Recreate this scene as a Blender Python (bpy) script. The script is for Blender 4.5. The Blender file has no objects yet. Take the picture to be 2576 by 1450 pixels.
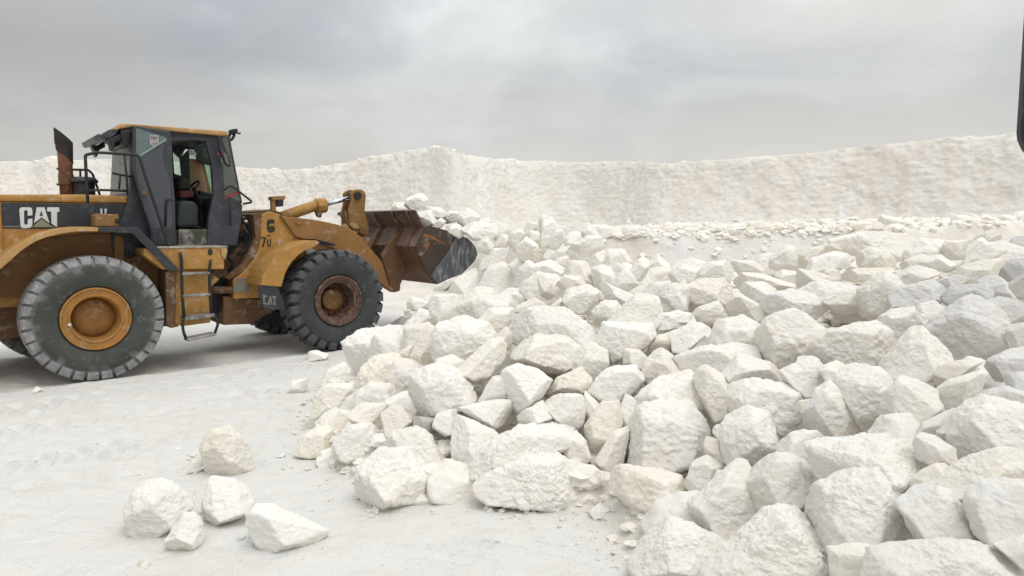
import bpy, bmesh, math, random
import numpy as np
from mathutils import Vector, Matrix

SC = bpy.context.scene
COL = SC.collection
# ------------------------------------------------------------------ camera
F, CX, CY = 1740.0, 1288.0, 725.0            # focal length and centre, in pixels of a 2576 wide picture
CH, PITCH = 1.983, 0.0904
cd = bpy.data.cameras.new("camera"); cam = bpy.data.objects.new("camera", cd); COL.objects.link(cam)
cam.location = (0, 0, CH); cam.rotation_euler = (math.pi/2 - PITCH, 0, 0)
cd.sensor_width = 36; cd.lens = F/2576*36; cd.clip_end = 3000; cd.clip_start = 0.05
SC.camera = cam
CAMP = np.array([0, 0, CH])
def ray(px, py):
    a, b = (px-CX)/F, (CY-py)/F
    c, s = math.cos(PITCH), math.sin(PITCH)
    return np.array([a, c + b*s, -s + b*c])
def project(p):
    p = np.asarray(p, float) - CAMP
    c, s = math.cos(PITCH), math.sin(PITCH)
    d = p[1]*c - p[2]*s; u = p[1]*s + p[2]*c
    return CX + F*p[0]/d, CY - F*u/d, d
FR = {  # picture crops the outlines were measured in: source x0, y0, zoom
 'A': (1300, 600, 1.8123), 'B': (2400, 400, 1.7889), 'C': (400, 1300, 1.6838), 'D': (1200, 1300, 1.6838),
 'E': (2340, 1300, 1.684), 'F': (3000, 850, 2.637), 'G': (0, 0, 0.67083), 'K': (1250, 690, 3.372),
 'Z1': (0, 400, 2.417), 'Z2': (0, 850, 2.417), 'Z3': (600, 600, 1.9333), 'Z4': (350, 450, 2.9), 'H': (0, 550, 4.143)}
def pix(fr, x, y):
    x0, y0, k = FR[fr]
    return (x0 + x/k)*0.67083, (y0 + y/k)*0.67083

# ------------------------------------------------------------------ noise
def vnoise(p, seed=0):
    p = np.asarray(p, float); i = np.floor(p).astype(np.int64); f = p - i; f = f*f*f*(f*(f*6-15)+10)
    out = np.zeros(len(p))
    for dx in (0, 1):
        wx = f[:, 0] if dx else 1-f[:, 0]
        for dy in (0, 1):
            wy = f[:, 1] if dy else 1-f[:, 1]
            for dz in (0, 1):
                wz = f[:, 2] if dz else 1-f[:, 2]
                h = ((i[:, 0]+dx)*374761393 + (i[:, 1]+dy)*668265263 + (i[:, 2]+dz)*2147483647 + seed*1274126177) & 0xffffffff
                h = ((h ^ (h >> 13))*1274126177) & 0xffffffff
                h = ((h ^ (h >> 16))*2246822519) & 0xffffffff
                h = h ^ (h >> 15)
                out += wx*wy*wz*(h/4294967295.0)
    return out*2-1
def fbm(p, seed=0, octv=4, gain=.5):
    a, t, o = 1.0, 0.0, 0.0
    for k in range(octv):
        o = o + a*vnoise(p*2**k, seed+k*17); t += a; a *= gain
    return o/t
def sstep(a, b, x):
    t = np.clip((x-a)/(b-a), 0, 1); return t*t*(3-2*t)

# ------------------------------------------------------------------ mesh helpers
def np_mesh(name, verts, faces, mat, smooth=True):
    me = bpy.data.meshes.new(name)
    verts = np.asarray(verts, np.float32); faces = np.asarray(faces, np.int32); k = faces.shape[1]
    me.vertices.add(len(verts)); me.vertices.foreach_set('co', verts.ravel())
    me.loops.add(faces.size); me.loops.foreach_set('vertex_index', faces.ravel())
    me.polygons.add(len(faces)); me.polygons.foreach_set('loop_start', np.arange(0, faces.size, k, dtype=np.int32))
    me.polygons.foreach_set('use_smooth', np.full(len(faces), smooth))
    me.materials.append(mat); me.update(calc_edges=True)
    return me
def link(name, me, parent=None, **props):
    o = bpy.data.objects.new(name, me); COL.objects.link(o)
    if parent is not None: o.parent = parent
    for k, v in props.items(): o[k] = v
    return o
def from_bm(name, bm, mat, parent=None, bevel=0, smooth=False, **props):
    bmesh.ops.recalc_face_normals(bm, faces=bm.faces)
    me = bpy.data.meshes.new(name); bm.to_mesh(me); bm.free()
    if smooth:
        for p in me.polygons: p.use_smooth = True
    me.materials.append(mat)
    o = link(name, me, parent, **props)
    if bevel:
        m = o.modifiers.new('bevel', 'BEVEL'); m.width = bevel; m.segments = 2; m.limit_method = 'ANGLE'; m.angle_limit = math.radians(35)
    return o
def add_prism(bm, xz, y0, y1):
    a = [bm.verts.new((x, y0, z)) for x, z in xz]; b = [bm.verts.new((x, y1, z)) for x, z in xz]
    n = len(xz)
    bm.faces.new(a); bm.faces.new(b[::-1])
    for i in range(n): bm.faces.new((a[i], b[i], b[(i+1) % n], a[(i+1) % n]))
def add_tube(bm, pts, r, seg=8):
    pts = [Vector(p) for p in pts]; rings = []
    n = len(pts); up = None
    for i, p in enumerate(pts):
        t = (pts[min(i+1, n-1)] - pts[max(i-1, 0)]).normalized()
        if up is None:
            up = t.orthogonal().normalized()
        up = (up - t*up.dot(t)).normalized(); s = t.cross(up)
        k = 1.0
        if 0 < i < n-1:
            c = (pts[i]-pts[i-1]).normalized().dot((pts[i+1]-pts[i]).normalized()); k = 1/max(.6, math.sqrt((1+c)/2))
        rr = r[i] if isinstance(r, (list, tuple)) else r
        rings.append([bm.verts.new(p + (up*math.cos(a) + s*math.sin(a))*rr*(k if k < 1.3 else 1.3)) for a in [2*math.pi*j/seg for j in range(seg)]])
    for i in range(n-1):
        for j in range(seg):
            bm.faces.new((rings[i][j], rings[i][(j+1) % seg], rings[i+1][(j+1) % seg], rings[i+1][j]))
    bm.faces.new(rings[0][::-1]); bm.faces.new(rings[-1])
def add_box(bm, x0, x1, y0, y1, z0, z1):
    add_prism(bm, [(x0, z0), (x1, z0), (x1, z1), (x0, z1)], y0, y1)
def add_lathe(bm, prof, c, seg=64, axis='y', sgn=1):
    """prof: (along axis, radius) pairs; turned round an axis through c"""
    rings = []
    for a_, r in prof:
        ring = []
        for j in range(seg):
            t = 2*math.pi*j/seg
            if axis == 'y': p = (c[0]+r*math.cos(t), c[1]+sgn*a_, c[2]+r*math.sin(t))
            else: p = (c[0]+r*math.cos(t), c[1]+r*math.sin(t), c[2]+a_)
            ring.append(bm.verts.new(p))
        rings.append(ring)
    for i in range(len(rings)-1):
        for j in range(seg):
            bm.faces.new((rings[i][j], rings[i][(j+1) % seg], rings[i+1][(j+1) % seg], rings[i+1][j]))
    bm.faces.new(rings[0]); bm.faces.new(rings[-1][::-1])
def round_path(pts, n=4, f=.3):
    pts = [Vector(p) for p in pts]; out = [pts[0]]
    for i in range(1, len(pts)-1):
        a, b, c = pts[i-1], pts[i], pts[i+1]
        d = f*min((b-a).length, (c-b).length)
        p, q = b+(a-b).normalized()*d, b+(c-b).normalized()*d
        for k in range(n+1):
            t = k/n; out.append(p*(1-t)**2 + b*2*t*(1-t) + q*t*t)
    out.append(pts[-1]); return out

# ------------------------------------------------------------------ materials
def nodes(name):
    m = bpy.data.materials.new(name); m.use_nodes = True
    nt = m.node_tree; b = nt.nodes['Principled BSDF']
    return m, nt, b
def N(nt, t, **kw):
    n = nt.nodes.new(t)
    for k, v in kw.items():
        if k.startswith('i_'): n.inputs[k[2:].replace('_', ' ')].default_value = v
        else: setattr(n, k, v)
    return n
def mixc(nt, fac, a, b, mode='MIX'):
    n = nt.nodes.new('ShaderNodeMix'); n.data_type = 'RGBA'; n.blend_type = mode
    for s, v in ((n.inputs[0], fac), (n.inputs[6], a), (n.inputs[7], b)):
        if hasattr(v, 'links'): nt.links.new(v, s)
        else: s.default_value = v if not isinstance(v, tuple) else (*v, 1)[:4]
    return n.outputs[2]
def noise(nt, vec, scale, detail=4, rough=.55, dist=0):
    n = N(nt, 'ShaderNodeTexNoise'); n.inputs['Scale'].default_value = scale; n.inputs['Detail'].default_value = detail
    n.inputs['Roughness'].default_value = rough; n.inputs['Distortion'].default_value = dist
    nt.links.new(vec, n.inputs['Vector']); return n.outputs['Fac']
def ramp(nt, fac, a, b, ca=(0, 0, 0), cb=(1, 1, 1)):
    r = N(nt, 'ShaderNodeValToRGB'); e = r.color_ramp.elements
    e[0].position = a; e[1].position = b; e[0].color = (*ca, 1); e[1].color = (*cb, 1)
    nt.links.new(fac, r.inputs[0]); return r.outputs[0]
def objco(nt, stretch=(1, 1, 1), world=False):
    if world: src = N(nt, 'ShaderNodeNewGeometry').outputs['Position']
    else: src = N(nt, 'ShaderNodeTexCoord').outputs['Object']
    if stretch == (1, 1, 1): return src
    m = N(nt, 'ShaderNodeMapping'); m.inputs['Scale'].default_value = stretch; nt.links.new(src, m.inputs[0]); return m.outputs[0]
def bump(nt, b, pairs):
    last = None
    for h, dist, st in pairs:
        n = N(nt, 'ShaderNodeBump'); n.inputs['Distance'].default_value = dist; n.inputs['Strength'].default_value = st
        nt.links.new(h, n.inputs['Height'])
        if last is not None: nt.links.new(last, n.inputs['Normal'])
        last = n.outputs[0]
    nt.links.new(last, b.inputs['Normal'])
def paint(name, col, rough=.45, wear=None, dust=0.0, dirt=.25, scale=3.0, metal=0.0, dustcol=(.62, .59, .53), spec=.4, streak=None):
    """painted or bare metal with patchy fading, scuffs and settled chalk"""
    m, nt, b = nodes(name); v = objco(nt)
    n1 = noise(nt, v, scale, 6, .65, .4); n2 = noise(nt, v, scale*7, 5, .7, .2)
    c = mixc(nt, ramp(nt, n1, .35, .7), col, tuple(x*(1-dirt) for x in col))
    if wear:
        c = mixc(nt, ramp(nt, n2, .66, .72), c, wear)
    if dust:
        n3 = noise(nt, objco(nt, streak) if streak else v, scale*2.3, 8, .72, .6)
        c = mixc(nt, ramp(nt, n3, .58-dust*.5, .92-dust*.35), c, dustcol)
    nt.links.new(c, b.inputs['Base Color'])
    nt.links.new(ramp(nt, n1, .2, .8, (rough*.8,)*3, (min(1, rough*1.35),)*3), b.inputs['Roughness'])
    b.inputs['Metallic'].default_value = metal; b.inputs['Specular IOR Level'].default_value = spec
    bump(nt, b, [(n2, .004, .35)])
    return m
YEL = paint('yellow_paint', (.42, .22, .052), .55, (.22, .10, .035), .09, .25)
YELF = paint('faded_yellow_paint', (.45, .265, .10), .6, (.36, .22, .10), .10, .2)
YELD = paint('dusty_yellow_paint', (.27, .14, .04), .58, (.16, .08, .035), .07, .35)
BRN = paint('grimy_brown_steel', (.16, .085, .04), .68, (.10, .055, .035), .08, .4)
DARK = paint('charcoal_paint', (.030, .033, .040), .5, None, .10, .2, dustcol=(.16, .16, .17))
CABM = paint('cab_grey_paint', (.040, .044, .055), .42, None, .10, .3, dustcol=(.13, .13, .14))
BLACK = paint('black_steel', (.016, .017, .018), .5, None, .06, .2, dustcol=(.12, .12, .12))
RUST = paint('rusty_pipe', (.17, .068, .036), .8, (.10, .04, .025), .02, .4, scale=5)
SOOT = paint('sooty_pipe', (.035, .028, .026), .8, (.16, .06, .03), 0, .3, scale=4)
BUCK = paint('worn_bucket_steel', (.185, .125, .10), .6, (.23, .165, .135), .14, .35, scale=2.2, metal=.25, dustcol=(.42, .40, .38))
BUCKLOW = paint('rust_brown_bucket_steel', (.17, .09, .05), .55, (.11, .06, .04), .06, .35, scale=2.2, metal=.2, dustcol=(.42, .40, .38))
BUCKD = paint('scraped_dark_bucket_steel', (.085, .06, .05), .45, (.16, .075, .035), .03, .4, scale=1.6, metal=.4)
BUCKC = paint('chalk_scuffed_steel', (.10, .105, .12), .45, (.22, .22, .23), .22, .25, scale=3, metal=.4, dustcol=(.55, .55, .55), streak=(2.2, 2.2, .6))
WHITE = paint('white_lettering', (.62, .65, .66), .5, None, .05, .1)
OLIVE = paint('olive_lettering', (.22, .24, .15), .5, None, .05, .1)
INK = paint('black_stencil', (.03, .028, .02), .6)
CHROME = paint('chrome_rod', (.62, .66, .72), .18, None, 0, .1, metal=1.0)
RED = paint('red_ribbon', (.42, .03, .05), .6)
SEATM = paint('grey_seat_fabric', (.075, .085, .088), .9)
SEATR = paint('dull_red_fabric', (.16, .05, .045), .9)
TAN = paint('tan_board', (.40, .22, .14), .8, None, 0, .12)
PLAST = paint('black_plastic', (.022, .024, .028), .45, None, .08, .2, dustcol=(.12, .13, .14))
def glassy(name, col, rough=.12, clear=.0, tint=(.8, .9, .85)):
    m, nt, b = nodes(name)
    v = objco(nt); n1 = noise(nt, v, 4, 6, .7)
    nt.links.new(mixc(nt, ramp(nt, n1, .4, .75), col, tuple(x*1.25 for x in col)), b.inputs['Base Color'])
    b.inputs['Roughness'].default_value = rough; b.inputs['Specular IOR Level'].default_value = .5
    if clear:
        t = N(nt, 'ShaderNodeBsdfTransparent'); t.inputs[0].default_value = (*tint, 1)
        mx = N(nt, 'ShaderNodeMixShader'); mx.inputs[0].default_value = clear
        nt.links.new(b.outputs[0], mx.inputs[1]); nt.links.new(t.outputs[0], mx.inputs[2])
        nt.links.new(mx.outputs[0], nt.nodes['Material Output'].inputs[0])
    return m
GLDOOR = glassy('dusty_grey_glass', (.055, .060, .073), .25)
GLUP = glassy('pale_green_glass', (.14, .19, .19), .2, .25, (.75, .9, .88))
GLREAR = glassy('rear_grey_glass', (.060, .063, .066), .25)
GLFRONT = glassy('olive_tinted_glass', (.09, .105, .09), .2)
GLCLEAR = glassy('clear_green_glass', (.2, .25, .22), .1, .85, (.80, .92, .84))

def chalk(name, base, warm, white, bump_k=1.0, world=True, tint=False):
    m, nt, b = nodes(name); v = objco(nt, world=world)
    a = noise(nt, v, 2.2, 6, .6, .5); d = noise(nt, v, 9, 7, .65, .3); g = noise(nt, v, 38, 6, .7)
    c = mixc(nt, ramp(nt, a, .38, .66), base, warm)
    c = mixc(nt, ramp(nt, d, .48, .72), c, white)
    c = mixc(nt, ramp(nt, g, .30, .42, (.35,)*3, (0,)*3), c, tuple(x*.86 for x in warm))
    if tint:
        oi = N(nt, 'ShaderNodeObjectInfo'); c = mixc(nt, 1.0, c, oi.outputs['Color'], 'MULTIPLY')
    nt.links.new(c, b.inputs['Base Color']); b.inputs['Roughness'].default_value = .95; b.inputs['Specular IOR Level'].default_value = .1
    f = noise(nt, v, 130, 5, .75)
    bump(nt, b, [(g, .012*bump_k, .8), (f, .004*bump_k, .7)])
    return m
ROCK = chalk('chalk_rock', (.87, .848, .802), (.85, .80, .725), (.888, .877, .85), 1.25, True, True)
NFILL = 26; GROW = 1.20
# ------------------------------------------------------------------ terrain
TOE = np.array([(1.0, 1.0), (.80, 3.2), (.72, 4.0), (.56, 4.6), (-.24, 4.75), (-1.0, 4.95), (-1.75, 5.95), (-2.12, 7.2), (-2.2, 8.3),
                (-1.95, 9.5), (-1.2, 10.7), (-.55, 11.7), (-.2, 13.2), (.4, 14.6), (3.0, 15.2), (6, 17), (12, 18.5), (16, 16), (16, 1.0)])
def heap_dist(X, Y):
    ins = np.zeros(X.shape, bool); d = np.full(X.shape, 1e9)
    n = len(TOE)
    for i in range(n):
        x0, y0 = TOE[i]; x1, y1 = TOE[(i+1) % n]
        c = ((y0 > Y) != (y1 > Y)) & (X < (x1-x0)*(Y-y0)/((y1-y0) if y1 != y0 else 1e-9)+x0)
        ins ^= c
        if i < n-2:
            L2 = (x1-x0)**2+(y1-y0)**2; t = np.clip(((X-x0)*(x1-x0)+(Y-y0)*(y1-y0))/L2, 0, 1)
            d = np.minimum(d, np.hypot(X-x0-t*(x1-x0), Y-y0-t*(y1-y0)))
    return np.where(ins, d, -d)
def heap_z(X, Y):
    d = heap_dist(X, Y)
    hm = 1.95 - .55*np.exp(-((X-2.3)/1.5)**2-((Y-10.5)/2.6)**2) + .18*np.exp(-((X-.7)/1.0)**2-((Y-12.5)/1.5)**2)
    return np.where(d > 0, hm*(1-np.exp(-np.maximum(d, 0)/2.1)), 0)
def bench_z(X, Y):
    edge = 16.2 + .35*np.sin(X*.9+1)+.3*np.sin(X*.37)
    left = sstep(2.0, -3.0, X)*5.5
    top = 1.74 + .02*np.clip(X-3, 0, 40) + .011*(Y-16)*sstep(0, 18, X)
    s = sstep(0, 1.0, (Y-edge-left)/1.3)
    return s*top
def terrain(X, Y, sink=0.0):
    X = np.asarray(X, float); Y = np.asarray(Y, float); sh = X.shape; X = X.ravel(); Y = Y.ravel()
    P = np.stack([X, Y, np.zeros_like(X)], 1)
    g = .035*fbm(P*.35, 3, 3) + .016*fbm(P*1.7, 5, 4) + .008*fbm(P*6.0, 9, 3)
    # grader and tyre scrapes in the near dust, running away to the left
    a = math.radians(-24); u = X*math.cos(a)+(Y-3.9)*math.sin(a); w = -X*math.sin(a)+(Y-3.9)*math.cos(a)
    env = np.exp(-((X-.05)/.75)**2-((Y-3.95)/.42)**2)
    ww = w + .02*vnoise(P*np.array([3, 3, 1.]), 44)
    g += env*.030*(np.sin(ww*62)*.6+np.sin(ww*101+1.3)*.4)*(.6+.4*vnoise(P*np.array([2.5, 9, 1]), 41))
    # wheel rut along the loader's path
    th = .6956; px, py = X+5.29, Y-8.746
    s = -px*math.sin(th)+py*math.cos(th)
    g += -.03*np.exp(-((s-.3)/.32)**2) + .025*np.exp(-((s+.15)/.16)**2)
    # tread prints of earlier passes
    tt = px*math.cos(th)+py*math.sin(th)
    for s0_, wd_, ph in ((-.95, .27, 0.), (-2.05, .25, 1.7), (-3.1, .27, .6)):
        d_ = s - s0_ - .12*np.sin(tt*.5+ph); bandw = sstep(wd_, wd_-.07, np.abs(d_))
        rib = np.sin(2*math.pi*(tt/.27) + np.abs(d_)*9 + ph)
        g += bandw*(.050*sstep(-.2, .5, rib) - .045)*(.35+.65*sstep(-.2, .35, vnoise(P*np.array([1.1, 1.1, 1])+ph, 91)))*sstep(5.5, 3.5, tt)
    # scuffed pockmarks
    q = vnoise(P*np.array([4.5, 6, 1]), 71); g += -.055*sstep(.40, .62, q)*np.exp(-((X+2.8)/2.4)**2-((Y-6.9)/2.2)**2)
    h = heap_z(X, Y); hb = sstep(.0, .35, h)
    rk = .16*np.abs(fbm(P*1.9, 21, 3)) + .07*np.abs(fbm(P*5.3, 25, 3)) - .16
    b = bench_z(X, Y)
    bb = sstep(0, .3, b)*sstep(46, 30, Y)*(.22*fbm(P*np.array([.6, .6, 1]), 31, 5)+.22*np.abs(fbm(P*1.5, 33, 4))+.09*fbm(np.stack([X*3, Y*3, X*0+b*4], 1), 35, 4))
    far = sstep(60, 140, np.hypot(X, Y))
    z = np.maximum(g + h + hb*(rk - (sink*sstep(.1, .7, h) if sink else 0)), b + bb + g)
    return (z*(1-far) + far*1.5).reshape(sh)
def tz(x, y): return float(terrain(np.array([x]), np.array([y]))[0])

def far_rock(m):
    nt = m.node_tree; b = nt.nodes['Principled BSDF']; src = b.inputs['Base Color'].links[0].from_socket
    w = objco(nt, world=True); sp = N(nt, 'ShaderNodeSeparateXYZ'); nt.links.new(w, sp.inputs[0])
    mr = N(nt, 'ShaderNodeMapRange'); nt.links.new(sp.outputs['Y'], mr.inputs[0]); mr.inputs[1].default_value = 13.5; mr.inputs[2].default_value = 16
    p = noise(nt, w, .5, 6, .65, .8); l = noise(nt, objco(nt, (.8, .8, 2.5), True), 1.5, 8, .7, .6)
    c = mixc(nt, ramp(nt, p, .40, .60), (.71, .70, .685), (.68, .63, .56)); c = mixc(nt, ramp(nt, l, .52, .66, (0,)*3, (.8,)*3), c, (.60, .555, .48))
    pt = noise(nt, w, .9, 6, .6, .7)
    src2 = mixc(nt, ramp(nt, pt, .50, .68, (0,)*3, (.8,)*3), src, (.655, .62, .565))
    nt.links.new(mixc(nt, mr.outputs[0], src2, c), b.inputs['Base Color'])
    rt = N(nt, 'ShaderNodeMapping'); rt.inputs['Rotation'].default_value = (0, 0, -.70); rt.inputs['Scale'].default_value = (.7, 1.5, 1); nt.links.new(w, rt.inputs[0])
    k1 = noise(nt, rt.outputs[0], 4.5, 7, .65, .3); k2 = noise(nt, w, 7, 6, .65, .3); k3 = noise(nt, w, 22, 5, .7)
    bump(nt, b, [(k1, .07, .5), (k2, .045, .55), (k3, .018, .8)])
    return m
GROUND = chalk('chalk_dust', (.668, .665, .648), (.69, .668, .625), (.685, .688, .68), 1.0)
def graded(a, b, step, n_, far_):
    """even steps from a to b, then ever longer ones out to `far_`"""
    r0, r1 = 1.0001, 1.5
    for _ in range(80):
        rm = (r0+r1)/2
        if step*rm*(rm**n_-1)/(rm-1) < far_: r0 = rm
        else: r1 = rm
    o_ = np.cumsum(step*r0**np.arange(1, n_+1)); m_ = np.linspace(a, b, int((b-a)/step)+1)
    return np.concatenate([a-o_[::-1], m_, b+o_])
gx = graded(-6.2, 1.8, .028, 250, 420); gy = graded(3.0, 11.5, .028, 250, 420)
GX, GY = np.meshgrid(gx, gy)
GV = np.stack([GX.ravel(), GY.ravel(), terrain(GX, GY, .55).ravel()], 1)
ii = np.arange(GX.size).reshape(GX.shape)
GF = np.stack([ii[:-1, :-1].ravel(), ii[:-1, 1:].ravel(), ii[1:, 1:].ravel(), ii[1:, :-1].ravel()], 1)
link('ground', np_mesh('ground', GV, GF, far_rock(GROUND)), None, kind='structure', label='white chalk dust floor of the quarry')

# ------------------------------------------------------------------ quarry face
# (column in the picture, distance, row of the rim)
FACE = [(-1500, 52, 400), (-600, 48, 408), (-200, 46, 402), (0, 44, 405), (60, 44, 404), (90, 43.5, 391), (140, 43.5, 399), (280, 43, 401), (450, 42, 412), (600, 41, 424),
        (700, 40, 428), (800, 38.5, 412), (900, 37, 393), (1000, 35.5, 376), (1060, 34.5, 366), (1110, 33.5, 364), (1150, 33.2, 372), (1175, 33.6, 381),
        (1205, 35.5, 386), (1245, 38.5, 394), (1300, 41.5, 402), (1380, 43, 406), (1470, 42, 409), (1560, 40, 410), (1650, 37, 410), (1800, 35.5, 400), (2000, 33.5, 385),
        (2200, 31.5, 365), (2350, 30, 345), (2430, 29.3, 338), (2560, 28, 325), (2800, 26, 305), (3300, 23, 270), (4200, 19, 230)]
fp = np.array(FACE, float)
fx = (fp[:, 0]-CX)/F*fp[:, 1]; fy = fp[:, 1]; HZ = CY - F*math.tan(PITCH)
fz = CH + (HZ-fp[:, 2])*fp[:, 1]/F
# arc length resample
sl = np.concatenate([[0], np.cumsum(np.hypot(np.diff(fx), np.diff(fy)))])
NT, NV = 1100, 110
s0 = sl[2]; sd = np.concatenate([np.linspace(0, s0, 60)[:-1], np.linspace(s0, sl[-3], NT-120), np.linspace(sl[-3], sl[-1], 62)[1:]])
bx = np.interp(sd, sl, fx); by = np.interp(sd, sl, fy); bz = np.interp(sd, sl, fz)
ker = np.ones(9)/9
bx = np.convolve(np.pad(bx, 4, 'edge'), ker, 'valid'); by = np.convolve(np.pad(by, 4, 'edge'), ker, 'valid')
tx, ty = np.gradient(bx), np.gradient(by); tl = np.hypot(tx, ty); nx, ny = ty/tl, -tx/tl      # towards the camera
nxs, nys = [np.convolve(np.pad(q_, 45, 'edge'), np.ones(91)/91, 'valid') for q_ in (nx, ny)]
S3 = lambda a, b: np.stack([a, b, np.zeros_like(a)], 1)
bz = bz + .12*fbm(S3(sd*.22, 0*sd), 61, 5) + .05*fbm(S3(sd*2.7, 0*sd+7), 62, 3)
rows = []
vv = np.concatenate([np.linspace(0, 1, NV), 1+np.array([.02, .05, .1, .2, .5, 1.0])])
base = terrain(bx, by) - .5
for v in vv:
    vf = min(v, 1.0)
    z = base + (bz-base)*vf
    lean = -1.1*vf                                                # leans back
    q = S3(sd*.55, z*.10); q2 = S3(sd*1.7+40, z*.22)
    off = .36*fbm(S3(sd*.24, z*.18), 51, 4) + .11*fbm(S3(sd*.8+40, z*.5), 52, 4) + .10*np.abs(fbm(S3(sd*3.5, z*3.), 53, 4)) + .07*fbm(S3(sd*1.1, z*1.3), 54, 5) + .04*fbm(S3(sd*5.5, z*5.), 56, 3)
    off += .55*np.exp(-vf*5)                                        # spread of fallen fines at the foot
    if vf > .9: off -= .16*((vf-.9)/.1)**2*(.5+.5*fbm(S3(sd*1.1, 0*sd), 55, 3))
    back = 0.0
    if v > 1:
        back = (v-1)*18; z = z + .25*back*0 + .05*fbm(S3(sd*1.3, 0*sd+v*30), 57, 3)
    d = lean + off
    rows.append(np.stack([bx+nxs*d, by+nys*d+back, z], 1))
CV = np.concatenate(rows); nt_, nr_ = len(sd), len(vv)
ii = np.arange(nt_*nr_).reshape(nr_, nt_)
CF = np.stack([ii[:-1, :-1].ravel(), ii[:-1, 1:].ravel(), ii[1:, 1:].ravel(), ii[1:, :-1].ravel()], 1)
def cliff_mat():
    m, nt, b = nodes('chalk_face'); w = objco(nt, world=True)
    st = objco(nt, (1.5, 1.5, .09), True); lay = objco(nt, (.8, .8, 1.7), True)
    a = noise(nt, st, 1.1, 7, .65, .2); p = noise(nt, w, .28, 6, .65, .8); l = noise(nt, lay, 1.0, 9, .72, .8); g = noise(nt, w, 5, 7, .75); q = noise(nt, w, .09, 3, .5)
    c = mixc(nt, ramp(nt, p, .36, .66), (.765, .75, .72), (.755, .72, .665))
    c = mixc(nt, ramp(nt, q, .42, .6), c, (.755, .71, .655))
    c = mixc(nt, ramp(nt, l, .54, .76, (0,)*3, (.6,)*3), c, (.65, .605, .535))
    c = mixc(nt, ramp(nt, a, .50, .66, (0,)*3, (.75,)*3), c, (.81, .81, .80))
    nt.links.new(c, b.inputs['Base Color']); b.inputs['Roughness'].default_value = .95; b.inputs['Specular IOR Level'].default_value = .08
    bump(nt, b, [(a, .05, .5), (l, .07, .5), (g, .04, .8)])
    return m
link('cliff', np_mesh('cliff', CV, CF, cliff_mat()), None, kind='structure', label='white chalk quarry face with streaked vertical cut wall')

# ------------------------------------------------------------------ rocks
_ico = {}
def ico(level):
    if level not in _ico:
        bm = bmesh.new(); bmesh.ops.create_icosphere(bm, subdivisions=level, radius=1)
        _ico[level] = (np.array([v.co[:] for v in bm.verts]), np.array([[v.index for v in f.verts] for f in bm.faces])); bm.free()
    return _ico[level]
def hull2(p):
    p = sorted(map(tuple, p))
    def half(q):
        h = []
        for c in q:
            while len(h) > 1 and (h[-1][0]-h[-2][0])*(c[1]-h[-2][1])-(h[-1][1]-h[-2][1])*(c[0]-h[-2][0]) <= 0: h.pop()
            h.append(c)
        return h[:-1]
    return np.array(half(p)+half(p[::-1]))
def rock_from_outline(uv, seed, level, thick=1.0, grow=1.12):
    """uv: outline in metres round its own middle (u right, v up, w towards the viewer); returns points in (u, v, w)"""
    r = np.random.RandomState(seed)
    h = hull2(uv); x, y = h[:, 0], h[:, 1]; x1, y1 = np.roll(x, -1), np.roll(y, -1)
    area = abs((x*y1-x1*y).sum()/2); S = math.sqrt(area)
    P, D = [], []
    for i in range(len(h)):
        e = np.array([x1[i]-x[i], y1[i]-y[i]]); L = np.hypot(*e)
        if L < .02*S: continue
        nn = np.array([e[1], -e[0]])/L; d = max(nn @ h[i], .05*S)
        a = r.choice([r.uniform(.02, .25), r.uniform(.35, .85)])
        if nn[1] > .35: a = r.uniform(.25, .75)
        if nn[1] < -.4: a = r.uniform(.0, .35)
        bb = r.uniform(.05, .45)
        P.append((nn[0]*math.cos(a), nn[1]*math.cos(a), math.sin(a))); D.append(d*math.cos(a))
        P.append((nn[0]*math.cos(bb), nn[1]*math.cos(bb), -math.sin(bb))); D.append(d*math.cos(bb))
    T = S*thick
    def cap(nv, d):
        nv = np.array(nv, float); P.append(tuple(nv/np.linalg.norm(nv))); D.append(d)
    cap((r.uniform(-.45, .45), r.uniform(-.25, .55), 1), r.uniform(.30, .40)*T)
    for _ in range(3): cap((r.uniform(-1.2, 1.2), r.uniform(-.8, 1.3), r.uniform(.35, 1)), r.uniform(.34, .50)*T)
    cap((r.uniform(-.3, .3), r.uniform(-.3, .3), -1), .45*T)
    P, D = np.array(P), np.array(D)
    dv, f = ico(level)
    q = np.maximum(dv @ P.T, 0)/D[None, :]
    pw = r.uniform(26, 50)
    rad = (q**pw).sum(1)**(-1/pw)*grow
    v = dv*rad[:, None]
    o = r.uniform(0, 90, 3)
    n1 = fbm(v*(1.9/S)+o, seed, 3); n2 = np.abs(fbm(v*(4.6/S)+o+9, seed+1, 4)); n3 = fbm(v*17+o, seed+2, 4, .65)
    n4 = fbm(v*np.array([26, 44, 26])+o, seed+3, 3)
    disp = S*(.020*n1 - .010*n2 + .001) + min(.024, .050*S)*n3 + min(.012, .022*S)*n4
    return v + dv*disp[:, None], f, S
ROCKS = []          # name, centre, object, picture box
def put_rock(world, f, c, seed, tint, key=None, name='rock'):
    r = random.Random(seed*7+1)
    g = [1, 1, 1] if tint is None else tint
    k = r.uniform(.93, 1.0); wv = r.uniform(-.015, .02)
    me = np_mesh(name, world - c, f, ROCK, True)
    o = link(name, me); o.location = c
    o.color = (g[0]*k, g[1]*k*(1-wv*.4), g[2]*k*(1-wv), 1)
    return o
def hit_ground(px, py, lift=0.0, ymax=60):
    d = ray(px, py); ts = np.arange(2.2, ymax, .04)
    P = CAMP[None] + d[None]*ts[:, None]
    z = terrain(P[:, 0], P[:, 1]) + lift
    w = np.where(P[:, 2] <= z)[0]
    return P[w[0]] if len(w) else P[-1]
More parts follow.
